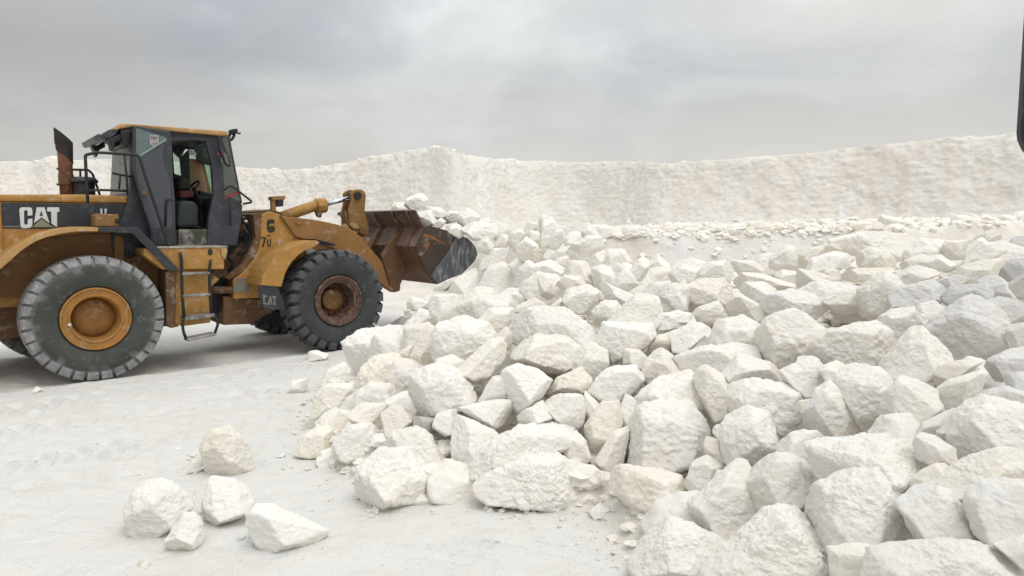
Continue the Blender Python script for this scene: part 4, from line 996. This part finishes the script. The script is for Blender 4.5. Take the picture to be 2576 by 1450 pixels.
def make_wheel(cx, ny, near, mat, deep, lug_h, rimmat, hubmat, nl):
    sg = 1 if near else -1                    # outer face towards -y for the near side
    y0 = ny
    R, W = .805, .58
    Rt = R-lug_h
    prof = [(.10, .40), (.055, .42), (.02, .50), (.005, .58), (.012, .66), (.045, Rt-.07), (.09, Rt-.012), (.17, Rt), (W-.17, Rt), (W-.09, Rt-.012), (W-.045, Rt-.07), (W-.012, .66), (W-.005, .58), (W-.02, .50), (W-.055, .42), (W-.10, .40)]
    wh = bpy.data.objects.new('wheel', None); COL.objects.link(wh); wh.parent = loader; wh.location = (cx, y0, .79)
    bm = bmesh.new(); add_lathe(bm, prof, (0, 0, 0), 96, 'y', sg)
    dele = [f for f in bm.faces if len(f.verts) > 4]; bmesh.ops.delete(bm, geom=dele, context='FACES_ONLY')
    nb = len(bm.verts)
    r_ = random.Random(int(cx*10)+7)
    for half in (0, 1):
        for k_ in range(nl):
            th = 2*math.pi*(k_+.5*half)/nl; wd = (.74 if lug_h > .03 else .88)*2*math.pi/nl*(1+r_.uniform(-.06, .06))
            sec = [(.030, R-.125-lug_h*.9, 0), (.006, R-.095, 0), (.022, R-.024, .02), (.075, R, .05), (W/2-.02, R+.004, .42), (W/2-.02, Rt-.02, .42), (.10, Rt-.03, .05)]
            A_, B_ = [], []
            for yy, rr, sk in sec:
                yq = yy if half == 0 else W-yy
                for L_, o_ in ((A_, -wd/2), (B_, wd/2)):
                    t = th + o_*(.86 if yy < .03 else 1) + sk*2*math.pi/nl*(1 if half == 0 else -1)*sg
                    L_.append(bm.verts.new((rr*math.cos(t), sg*yq, rr*math.sin(t))))
            n_ = len(sec)
            for j in range(n_): bm.faces.new((A_[j], A_[(j+1) % n_], B_[(j+1) % n_], B_[j]))
            bm.faces.new(A_[::-1]); bm.faces.new(B_)
    ty = from_bm('tyre', bm, mat, wh, .008 if lug_h > .03 else .006)
    attr = ty.data.attributes.new('tread', 'FLOAT', 'POINT')
    vals = []
    for v in ty.data.vertices:
        rr = math.hypot(v.co.x, v.co.z); vals.append(float(np.clip((rr-.665-.02*math.sin(9*math.atan2(v.co.z, v.co.x))-.012*math.sin(23*math.atan2(v.co.z, v.co.x)))/.045, 0, 1)))
    attr.data.foreach_set('value', vals)
    for p in ty.data.polygons: p.use_smooth = all(i < nb for i in p.vertices)
    # rim
    if deep: rp = [(.09, .405), (.035, .40), (.03, .375), (.055, .365), (.06, .335), (.09, .318), (.10, .290), (.20, .280), (.38, .27), (.38, .20)]
    else: rp = [(.09, .405), (.035, .40), (.03, .385), (.055, .37), (.06, .315), (.045, .30), (.055, .285), (.14, .270), (.25, .262), (.25, .245)]
    bm = bmesh.new(); add_lathe(bm, rp, (0, 0, 0), 72, 'y', sg)
    dele = [f for f in bm.faces if len(f.verts) > 4][:1]; bmesh.ops.delete(bm, geom=dele, context='FACES_ONLY')
    rim = from_bm('rim', bm, rimmat, wh, 0)
    for p in rim.data.polygons: p.use_smooth = len(p.vertices) == 4
    m = rim.modifiers.new('edge', 'EDGE_SPLIT'); m.split_angle = math.radians(40)
    hb = [(.38, .235), (.375, .19), (.32, .18), (.28, .17), (.265, .15), (.26, .02), (.26, .001)] if deep else [(.25, .255), (.235, .245), (.21, .215), (.185, .12), (.18, .035), (.17, .02), (.17, .001)]
    bm = bmesh.new(); add_lathe(bm, hb, (0, 0, 0), 48, 'y', sg)
    if deep:
        for k_ in range(16):
            t = 2*math.pi*k_/16; add_lathe(bm, [(.37, .018), (.345, .018), (.34, .01)], (.252*math.cos(t), 0, .252*math.sin(t)), 8, 'y', sg)
    hub = from_bm('hub', bm, hubmat, wh, 0)
    for p in hub.data.polygons: p.use_smooth = len(p.vertices) == 4
    m = hub.modifiers.new('edge', 'EDGE_SPLIT'); m.split_angle = math.radians(35)
    if not deep and near:
        part('valve_cap', lathes=[([(.03, .02), (.06, .02)], (.30*math.cos(3.3), 0, .30*math.sin(3.3)), 10, 'y')], mat=WHITE, parent=wh, bevel=0)
    return wh
RIMF = paint('rusty_dusty_rim', (.11, .058, .04), .7, (.07, .04, .03), .16, .35, scale=5, dustcol=(.40, .34, .29))
HUBF = paint('ochre_hub', (.20, .10, .03), .6, (.10, .05, .03), .05, .4)
RIMR = paint('ochre_rim', (.38, .18, .04), .55, (.22, .10, .03), .06, .3, scale=4)
HUBR = paint('ochre_rear_hub', (.27, .125, .03), .6, (.14, .07, .03), .05, .35, scale=3)
make_wheel(0, -1.39, True, TYR, False, .016, RIMR, HUBR, 30)
make_wheel(-.24, 1.28, False, TYR, False, .016, RIMR, HUBR, 30)
make_wheel(3.35, -1.39, True, TYF, True, .05, RIMF, HUBF, 25)
make_wheel(3.35, 1.39, False, TYF, True, .05, RIMF, HUBF, 25)
# ------------------------------------------------------------------ fines between the boulders
RUB = chalk('chalk_rubble', (.76, .725, .665), (.73, .675, .60), (.79, .765, .72), 1.3)
hx = np.arange(-3.0, 13.0, .045); hy = np.arange(.9, 17.5, .045)
HX, HY = np.meshgrid(hx, hy)
hz = terrain(HX, HY, .34)
hd = heap_dist(HX.ravel(), HY.ravel()).reshape(HX.shape)
q_ = np.stack([HX.ravel(), HY.ravel(), hz.ravel()], 1)
lump = (.10*np.abs(fbm(q_*3.1, 81, 3)) + .05*np.abs(fbm(q_*8, 83, 3))).reshape(HX.shape)
hz = hz + sstep(-.1, .35, hd)*lump - .05 + .055*sstep(-.25, .1, hd)
n0, n1_ = HX.shape; ii = np.arange(n0*n1_).reshape(n0, n1_)
link('rubble', np_mesh('rubble', np.stack([HX.ravel(), HY.ravel(), hz.ravel()], 1), np.stack([ii[:-1, :-1].ravel(), ii[:-1, 1:].ravel(), ii[1:, 1:].ravel(), ii[1:, :-1].ravel()], 1), RUB), None, kind='stuff', label='crumbled chalk fines filling the gaps under the boulder heap', category='rubble')

# ------------------------------------------------------------------ smaller rocks wedged between the traced boulders
def free_rock(px_key, C, wdt, hgt, seed, level, tint=None, thick=1.0, yaw=None):
    r = random.Random(seed)
    n_ = r.randint(6, 8); a0_ = r.uniform(0, 6)
    uv = np.array([(math.cos(a0_+2*math.pi*(k+r.uniform(-.25, .25))/n_)*wdt/2, math.sin(a0_+2*math.pi*(k+r.uniform(-.25, .25))/n_)*hgt/2) for k in range(n_)])
    vert, f, S = rock_from_outline(uv, seed, level, thick)
    view = C-CAMP; w_ = -view/np.linalg.norm(view); w_[2] *= .3; w_ /= np.linalg.norm(w_)
    u_ = np.cross(np.array([0, 0, 1.0]), w_); u_ /= np.linalg.norm(u_); v_ = np.cross(w_, u_)
    world = C + vert[:, :1]*u_ + vert[:, 1:2]*v_ + vert[:, 2:3]*w_
    o = put_rock(world, f, C, seed, tint)
    P = np.array([project(p)[:2] for p in world[::7]]); lo, hi = P.min(0), P.max(0)
    rec = dict(key=px_key, o=o, box=(*lo, *hi), cen=(lo+hi)/2, asp=(hi[0]-lo[0])/max(1, hi[1]-lo[1]), size=(hi-lo).max(), flags=[], c=C)
    ROCKS.append(rec); return rec
rr_ = random.Random(5)
cents = [r['c'] for r in ROCKS]; fill = []
for _ in range(4000):
    x_, y_ = rr_.uniform(-2.1, 8.5), rr_.uniform(2.6, 10.5)
    if heap_dist(np.array([x_]), np.array([y_]))[0] < .15: continue
    z_ = float(heap_z(np.array([x_]), np.array([y_]))[0])
    sz_ = rr_.uniform(.26, .46)
    C = np.array([x_, y_, z_-.02-.20*rr_.random()])
    px_, py_, d_ = project(C)
    if not (740 < px_ < 2570 and 640 < py_ < 1440) or d_ < 2.4: continue
    if px_ < 1330 and py_ < 760: continue
    if any(np.linalg.norm(C-c) < .30 for c in cents): continue
    if any(np.linalg.norm(C-c) < .36 for c in fill): continue
    fill.append(C); free_rock('fill', C, sz_*rr_.uniform(1, 1.4), sz_, 3000+len(fill), 5)
# keep only those that show between the boulders
bpy.context.view_layer.update()
dg = bpy.context.evaluated_depsgraph_get()
seen = {}
for py_ in range(470, 1450, 5):
    for px_ in range(700, 2576, 5):
        ok, loc, nor, idx, ob, mt = SC.ray_cast(dg, Vector(CAMP), Vector(ray(px_, py_)).normalized())
        if ok: seen[ob.name] = seen.get(ob.name, 0)+1
keep = set(sorted((r['o'].name for r in ROCKS if r['key'] == 'fill'), key=lambda n_: -seen.get(n_, 0))[:NFILL])
for rec in list(ROCKS):
    if rec['key'] == 'fill' and rec['o'].name not in keep or seen.get(rec['o'].name, 0) < (7 if rec['key'] == 'fill' else 3) and (rec['key'] == 'fill' or rec['cen'][0] > 720 and rec['cen'][1] < 1440):
        me_ = rec['o'].data; bpy.data.objects.remove(rec['o']); bpy.data.meshes.remove(me_); ROCKS.remove(rec)

# ------------------------------------------------------------------ blocks at the foot of the face and on its rim
FOOT = [(1480, 585), (1560, 582), (1700, 577), (2000, 571), (2300, 559), (2640, 546)]
FOOTR, RIMR_ = [], []
rr_ = random.Random(21)
for k in range(44):
    px_ = 1505 + 1090*((k+rr_.random())/44); line = np.interp(px_, *zip(*FOOT)); py_ = line + rr_.choice([rr_.uniform(-4, 7), rr_.uniform(2, 14)])
    P = hit_ground(px_, py_)
    wd_ = rr_.choice([rr_.uniform(.22, .45), rr_.uniform(.35, .75)])
    rec = free_rock('foot', P+np.array([0, 0, wd_*.10]), wd_, wd_*rr_.uniform(.3, .6), 5000+k, 4, TINT['c'] if rr_.random() < .5 else None)
    FOOTR.append(rec)
topi = NV-1
TOPR = CV[topi*nt_:(topi+1)*nt_]; tpx = np.array([project(p)[:2] for p in TOPR])
for k, px_ in enumerate([95, 128, 645, 662, 690, 812, 868, 905, 940, 1030, 1092, 1140, 1262, 1285, 1720, 2030, 2440]):
    i_ = int(np.argmin(np.abs(tpx[:, 0]-px_))); wd_ = rr_.uniform(.35, .8)
    rec = free_rock('rim', TOPR[i_]+np.array([0, .1, -.03]), wd_, wd_*rr_.uniform(.22, .38), 6000+k, 4, TINT['c'])
    RIMR_.append(rec)

# ------------------------------------------------------------------ chips on the ground
def chips(name, pts, sizes, label, mat):
    dv_, f_ = ico(2); r_ = np.random.RandomState(3); V_, Fc = [], []
    for k, (p, s) in enumerate(zip(pts, sizes)):
        sc = s*r_.uniform(.5, 1.3, 3)*np.array([1, 1, .6]); a = r_.uniform(0, 6.3); c_, s_ = math.cos(a), math.sin(a)
        v = dv_*sc*(1+.35*r_.uniform(-1, 1, (len(dv_), 1))); v = np.stack([v[:, 0]*c_-v[:, 1]*s_, v[:, 0]*s_+v[:, 1]*c_, v[:, 2]], 1)
        V_.append(v+p); Fc.append(f_+k*len(dv_))
    link(name, np_mesh(name, np.concatenate(V_), np.concatenate(Fc), mat, False), None, kind='stuff', label=label, category='gravel')
r_ = np.random.RandomState(11); pts, szs = [], []
X_, Y_ = r_.uniform(-5, 3.5, 60000), r_.uniform(2.4, 11, 60000)
D_ = heap_dist(X_, Y_); pr_ = np.where(D_ > -.9, np.exp(-np.abs(D_+.05)/.16)*.22, .0) + .012 + .03*np.exp(-((X_+2.35)/.25)**2-((Y_-5.75)/.18)**2)*8 + .02*np.exp(-((X_+2.2)/.9)**2-((Y_-8.3)/.8)**2)
K_ = (r_.uniform(0, 1, 60000) < pr_) & (D_ < .25)
Z_ = terrain(X_[K_], Y_[K_], .34)
for x, y, z, d in zip(X_[K_], Y_[K_], Z_, D_[K_]):
    s = min(.030, .0038*math.exp(r_.exponential(.65)))*(1.25 if d > -.3 else .8); pts.append(np.array([x, y, z+s*.2])); szs.append(s)
for r in ROCKS:                                              # crumbs shed round every rock that sits on the dust
    if 'g' in r['flags']:
        rad_ = r['size']*r['c'][1]/F*.5
        for _ in range(int(10+60*rad_)):
            a = r_.uniform(0, 6.3); d_ = rad_*(.85+abs(r_.normal(0, .28))); x, y = r['c'][0]+math.cos(a)*d_, r['c'][1]+math.sin(a)*d_*.8
            s = min(.03, .004*math.exp(r_.exponential(.6))); pts.append(np.array([x, y, tz(x, y)+s*.2])); szs.append(s)
chips('gravel', pts, szs, 'small chalk chips scattered on the dust around the heap', RUB)
pts, szs = [], []
X_, Y_ = r_.uniform(-2.2, 8, 11000), r_.uniform(2.3, 12.5, 11000); D_ = heap_dist(X_, Y_); K_ = D_ > -.02
ix = np.clip(((X_+3.0)/.045).astype(int), 0, HX.shape[1]-1); iy = np.clip(((Y_-.9)/.045).astype(int), 0, HX.shape[0]-1)
for x, y, z in zip(X_[K_], Y_[K_], hz[iy, ix][K_]):
    s = min(.13, .025*math.exp(r_.exponential(.55))); pts.append(np.array([x, y, z+s*.3])); szs.append(s)
chips('gravel', pts, szs, 'broken chalk pieces packed between the boulders of the heap', ROCK)
pts, szs = [], []
for k in range(1100):
    px_ = r_.uniform(1480, 2640); line = np.interp(px_, *zip(*FOOT)); P = hit_ground(px_, line + r_.normal(4, 9)); pts.append(P); szs.append(min(.15, .03+r_.exponential(.05)))
for k in range(300):
    P = hit_ground(r_.uniform(1480, 2250), r_.uniform(588, 690))
    if 13.5 < P[1] < 22: pts.append(P); szs.append(min(.16, .015+r_.exponential(.028)))
chips('gravel', pts, szs, 'fine broken chalk along the foot of the far quarry face', ROCK)

# ------------------------------------------------------------------ mirror of the truck the picture was taken from
dM = ray(2565, 210); pm = CAMP + dM*(1.05/dM[1])
d2_ = ray(2576, 404); zb_ = CH + d2_[2]*(1.05/d2_[1]) - pm[2]
mirror = bpy.data.objects.new('truck_mirror', None); COL.objects.link(mirror); mirror.location = pm
mirror.rotation_euler = (0, 0, math.radians(-38))
def rrect(x0, x1, z0, z1, r):
    o_ = []
    for cx_, cz_, a_ in ((x1-r, z1-r, 0), (x0+r, z1-r, 90), (x0+r, z0+r, 180), (x1-r, z0+r, 270)):
        for k in range(7): t_ = math.radians(a_+15*k); o_.append((cx_+r*math.cos(t_), cz_+r*math.sin(t_)))
    return o_
part('mirror_housing', [(rrect(0, .24, zb_-.004, zb_+.50, .045), -.02, .07)], PLAST, mirror, .018)
part('mirror_pane', [(rrect(.018, .222, zb_+.02, zb_+.48, .035), -.024, -.0195)], glassy('mirror_silver', (.5, .52, .54), .05), mirror, 0)
for pth in ([(.12, .03, zb_+.45), (.12, .05, zb_+.60), (.42, .02, zb_+.62), (.62, -.1, zb_+.62)], [(.2, .03, zb_+.1), (.30, .03, zb_+.08), (.62, -.1, zb_+.06)]):
    part('mirror_arm', tubes=[(round_path(pth), .014)], mat=BLACK, parent=mirror, bevel=0, smooth=True)
SKYOFF = (3.0, 1.5, 0.0); SKYB = .97; SKYZ = 1.9; SUN_E = .85; EXPO = 0.11
# ------------------------------------------------------------------ sky and light
SUN_EL, SUN_AZ = math.radians(64), math.radians(140)        # azimuth from north (+Y) clockwise
w = bpy.data.worlds.new("World"); SC.world = w; w.use_nodes = True
nt = w.node_tree; bg = nt.nodes['Background']; out = nt.nodes['World Output']
sky = N(nt, 'ShaderNodeTexSky'); sky.sky_type = 'NISHITA'; sky.sun_disc = False
sky.sun_elevation = SUN_EL; sky.sun_rotation = SUN_AZ; sky.dust_density = 4
nt.links.new(sky.outputs[0], bg.inputs[0]); bg.inputs[1].default_value = .07
tc = N(nt, 'ShaderNodeTexCoord'); sep = N(nt, 'ShaderNodeSeparateXYZ'); nt.links.new(tc.outputs['Generated'], sep.inputs[0])
def mth(op, a, b=None):
    n = N(nt, 'ShaderNodeMath', operation=op)
    for i, v in enumerate((a, b)):
        if v is None: continue
        if hasattr(v, 'links'): nt.links.new(v, n.inputs[i])
        else: n.inputs[i].default_value = v
    return n.outputs[0]
# flat cloud deck seen from below: direction divided by its height
zc = mth('ADD', mth('MAXIMUM', sep.outputs['Z'], 0.0), .30)
cmb = N(nt, 'ShaderNodeCombineXYZ')
nt.links.new(mth('DIVIDE', sep.outputs['X'], zc), cmb.inputs[0]); nt.links.new(mth('DIVIDE', sep.outputs['Y'], zc), cmb.inputs[1])
def cnoise(scale, detail, off, rough=.5, dist=.3):
    m = N(nt, 'ShaderNodeMapping'); m.inputs['Location'].default_value = off; nt.links.new(cmb.outputs[0], m.inputs[0])
    return noise(nt, m.outputs[0], scale, detail, rough, dist)
n1 = cnoise(1.25, 6, SKYOFF, .5, .5); n2 = cnoise(2.1, 6, (SKYOFF[0]+11, 5, 3), .55, .4); n3 = cnoise(.9, 5, (4.2, 9.7, 3), .5)
el = sep.outputs['Z']
col = mixc(nt, ramp(nt, n1, .41, .60), (.38, .402, .438), (.61, .635, .64))
col = mixc(nt, ramp(nt, n2, .42, .68, (0,)*3, (.65,)*3), col, (.42, .42, .40))
col = mixc(nt, ramp(nt, n3, .45, .68, (0,)*3, (.6,)*3), col, (.52, .50, .455))
# dusty warm horizon
col = mixc(nt, ramp(nt, el, .03, .25, (.85,)*3, (0,)*3), col, (.60, .578, .538))
# darker to the left, thinner and lighter to the right
side = mth('ADD', mth('MULTIPLY', sep.outputs['X'], .34), .97)
col = mixc(nt, 1.0, col, ramp(nt, side, 0, 1.3, (0,)*3, (1.3,)*3), 'MULTIPLY')
bg2 = N(nt, 'ShaderNodeBackground'); nt.links.new(col, bg2.inputs[0])
# an overcast sky is about three times brighter overhead than at the horizon
nt.links.new(mth('ADD', SKYB, mth('MULTIPLY', mth('POWER', mth('MAXIMUM', mth('SUBTRACT', el, .22), 0.0), .8), SKYZ)), bg2.inputs[1])
mx = N(nt, 'ShaderNodeMixShader'); mx.inputs[0].default_value = .9
nt.links.new(bg.outputs[0], mx.inputs[1]); nt.links.new(bg2.outputs[0], mx.inputs[2]); nt.links.new(mx.outputs[0], out.inputs[0])
sd_ = bpy.data.lights.new('sun', 'SUN'); sd_.energy = SUN_E; sd_.angle = math.radians(30); sd_.color = (1, .95, .88)
so = bpy.data.objects.new('sun', sd_); COL.objects.link(so)
dv = Vector((math.sin(SUN_AZ)*math.cos(SUN_EL), math.cos(SUN_AZ)*math.cos(SUN_EL), math.sin(SUN_EL)))
so.rotation_euler = dv.to_track_quat('Z', 'Y').to_euler(); so.location = dv*60
SC.view_settings.view_transform = 'Standard'; SC.view_settings.look = 'None'; SC.view_settings.exposure = EXPO; SC.view_settings.gamma = 1
SC.cycles.diffuse_bounces = 5; SC.cycles.max_bounces = 10
# ------------------------------------------------------------------ labels
loader['label'] = 'dusty yellow wheel loader with open grey cab door and bucket full of white rocks'; loader['category'] = 'wheel loader'
mirror['label'] = 'black plastic truck mirror at the right edge of the view'; mirror['category'] = 'mirror'
LM = {  # boulders one can name by their look: short name, whole label
 'D1': ('rounded lone boulder', 'large rounded white boulder standing just in front of the heap on the dust floor'),
 'D3': ('mottled toe boulder', 'squat white mottled boulder at the heap toe, left behind the rounded lone boulder'),
 'D5': ('long low slab', 'long low chalk slab with a crumbly top lying along the front toe of the heap'),
 'D6': ('upright wedge boulder', 'upright wedge shaped boulder standing at the heap toe left of the long low slab'),
 'D8': ('bulging white boulder', 'big bulging white boulder low in the heap above the mottled toe boulder'),
 'D18': ('broad white faced boulder', 'largest broad white faced boulder sitting right above the long low slab'),
 'D19': ('tapered cream boulder', 'wide cream boulder tapering downwards, under the broad white faced boulder'),
 'D31': ('tilted cream block', 'tilted cream block with a pointed top corner on the left flank of the heap'),
 'D37': ('tyre side boulder', 'big white boulder at the heap edge just right of the loader front tyre'),
 'D10': ('shield shaped boulder', 'shield shaped boulder pointing downwards in the middle of the front slope'),
 'A31': ('flat topped boulder', 'broad flat topped boulder in the middle of the front slope of the heap'),
 'A15': ('egg shaped rock', 'small egg shaped cream rock standing upright below the loader bucket'),
 'A13': ('blunt white boulder', 'blunt white boulder left of the egg shaped rock below the bucket'),
 'A22': ('hump backed boulder', 'wide hump backed boulder high in the heap to the right of the bucket'),
 'A28': ('central massif boulder', 'very wide rough boulder in the middle of the heap above the flat topped boulder'),
 'A40': ('leaning crest rock', 'smooth white rock leaning left on the crest of the heap right of the bucket'),
 'A42': ('crest tooth rock', 'tall tooth shaped rock on the crest of the heap behind the bucket'),
 'A38': ('bright split block', 'bright white block on the far edge of the heap before the pale bench'),
 'L1': ('ridged loose boulder', 'largest of the loose rocks on the open dust, ridged like a tent'),
 'L2': ('knobby loose rock', 'knobby loose rock touching the ridged boulder, nearest of the small group on the dust'),
 'L3': ('wedge loose rock', 'loose wedge shaped rock with a flat white top in the middle of the small group'),
 'L4': ('pointed grey loose rock', 'low greyish loose rock on the dust with a long point to the right'),
 'L5': ('tall cream loose block', 'tall cream block standing on the dust at the back of the loose group'),
 'L6': ('leaning splinter', 'small splinter leaning against the left foot of the tall cream loose block'),
 'L7': ('lone front chip', 'small lone chip on the dust in front of the knobby loose rock'),
 'L10': ('lone chip by the rear tyre', 'small lone white chip on the dust before the loader rear tyre'),
 'F1': ('furrowed grey boulder', 'huge grey boulder with a furrowed face high at the right of the heap'),
 'F4': ('loaf shaped boulder', 'wide loaf shaped white boulder left of the furrowed grey boulder'),
 'F7': ('sloping shoulder boulder', 'large sloping boulder just below and left of the furrowed grey boulder'),
 'R26': ('ridge faced boulder', 'upright boulder with a vertical ridge down its face in the upper right heap'),
 'R20': ('dark grey rim rock', 'dark grey rock at the right edge of view on the upper heap'),
 'R12': ('long shelf rock', 'long flat rock like a shelf along the upper right of the heap'),
 'E6': ('downward spike boulder', 'tall white boulder narrowing to a spike below, in the right part of the heap'),
 'E9': ('pyramid boulder', 'pyramid shaped boulder left of the downward spike boulder'),
 'E8': ('square white block', 'square white block with a shaded underside in the right front heap'),
 'E11': ('upright cream tablet', 'upright tablet shaped boulder right of the broad white faced boulder'),
 'E13': ('box shaped white boulder', 'large box shaped white boulder in the lower right of the heap'),
 'E14': ('great smooth boulder', 'very large smooth white boulder leaning under the box shaped boulder'),
 'E15': ('dome shaped boulder', 'dome shaped boulder between the pear shaped and the great smooth boulder'),
 'E16': ('pear shaped boulder', 'upright pear shaped white boulder with pointed foot in the lower heap'),
 'E23': ('front corner boulder', 'large flat topped boulder on the floor at the front corner of the heap'),
 'E24': ('big peaked boulder', 'big peaked white boulder at the bottom edge of the view'),
 'E26': ('bottom ledge boulder', 'very long white boulder cut by the bottom right corner of the view'),
 'E28': ('right edge bulge', 'bulging white boulder cut off by the lower right edge of the view'),
 'E30': ('broad grey shouldered boulder', 'huge pale boulder with grey shoulder against the right edge of the view'),
 'B1': ('topmost bucket block', 'largest angular white block on top of the loader bucket load'),
 'B6': ('conical bucket rock', 'conical rock riding on the right part of the bucket load'),
}
ORD = ['nearest', 'second', 'third', 'fourth', 'fifth', 'sixth', 'seventh', 'eighth']
BODY = [r for r in ROCKS if r['key'] not in ('foot', 'rim')]
KEYS = {r['key']: r for r in BODY}
def grp(r):
    k = r['key']
    if k[0] == 'L': return 'loose rocks on the dust floor'
    if k[0] == 'B': return 'rocks in the loader bucket'
    return 'boulders of the chalk heap'
rankings = {}
for lk in LM:
    if lk not in KEYS: continue
    L_ = KEYS[lk]; sec = {'above': [], 'below': [], 'left of': [], 'right of': []}
    for r in BODY:
        if r is L_ or grp(r) != grp(L_): continue
        dx, dy = r['cen']-L_['cen']; dd = math.hypot(dx, dy)
        w_ = 'right of' if dx > abs(dy) else 'left of' if -dx > abs(dy) else 'above' if dy < 0 else 'below'
        sec[w_].append((dd, id(r)))
    for w_, l_ in sec.items():
        for i_, (dd, rid) in enumerate(sorted(l_)[:6]): rankings.setdefault(rid, []).append((i_, dd, w_, LM[lk][0]))
used = set()
for r in BODY:
    o = r['o']; o['category'] = 'rock'; o['group'] = grp(r)
    if r['key'] in LM: o['label'] = LM[r['key']][1]; used.add(o['label']); continue
    a_ = r['asp']; s_ = r['size']
    shape = 'long flat' if a_ > 1.9 else 'broad' if a_ > 1.3 else 'upright' if a_ < .8 else 'blocky'
    size = 'large' if s_ > 170 else 'small' if s_ < 75 else ''
    tone = 'cream' if 'c' in r['flags'] else 'white' if 'w' in r['flags'] else 'dark grey' if ('k' in r['flags'] or 'd' in r['flags']) else 'grey' if 'G' in r['flags'] else ''
    c_ = sorted(rankings.get(id(r), []))
    lab = None
    for i_, dd, w_, sh in c_:
        lab = ' '.join(f"{size} {shape} {tone} rock, the {ORD[i_]} one {w_} the {sh}".split())
        if lab not in used: break
    if lab is None:
        near = min((q for q in BODY if q['key'] in LM), key=lambda q: np.hypot(*(q['cen']-r['cen'])))
        lab = ' '.join(f"{size} {shape} {tone} rock some way off from the {LM[near['key']][0]}".split())
    o['label'] = lab; used.add(lab)
for r in FOOTR:
    r['o']['category'] = 'rock'; r['o']['group'] = 'fallen blocks along the foot of the quarry face'; r['o']['label'] = 'fallen chalk block in the rubble line at the foot of the far quarry face'
for r in RIMR_:
    r['o']['category'] = 'rock'; r['o']['group'] = 'loose blocks on the rim of the quarry face'; r['o']['label'] = 'loose chalk block lying on the top rim of the far quarry face'
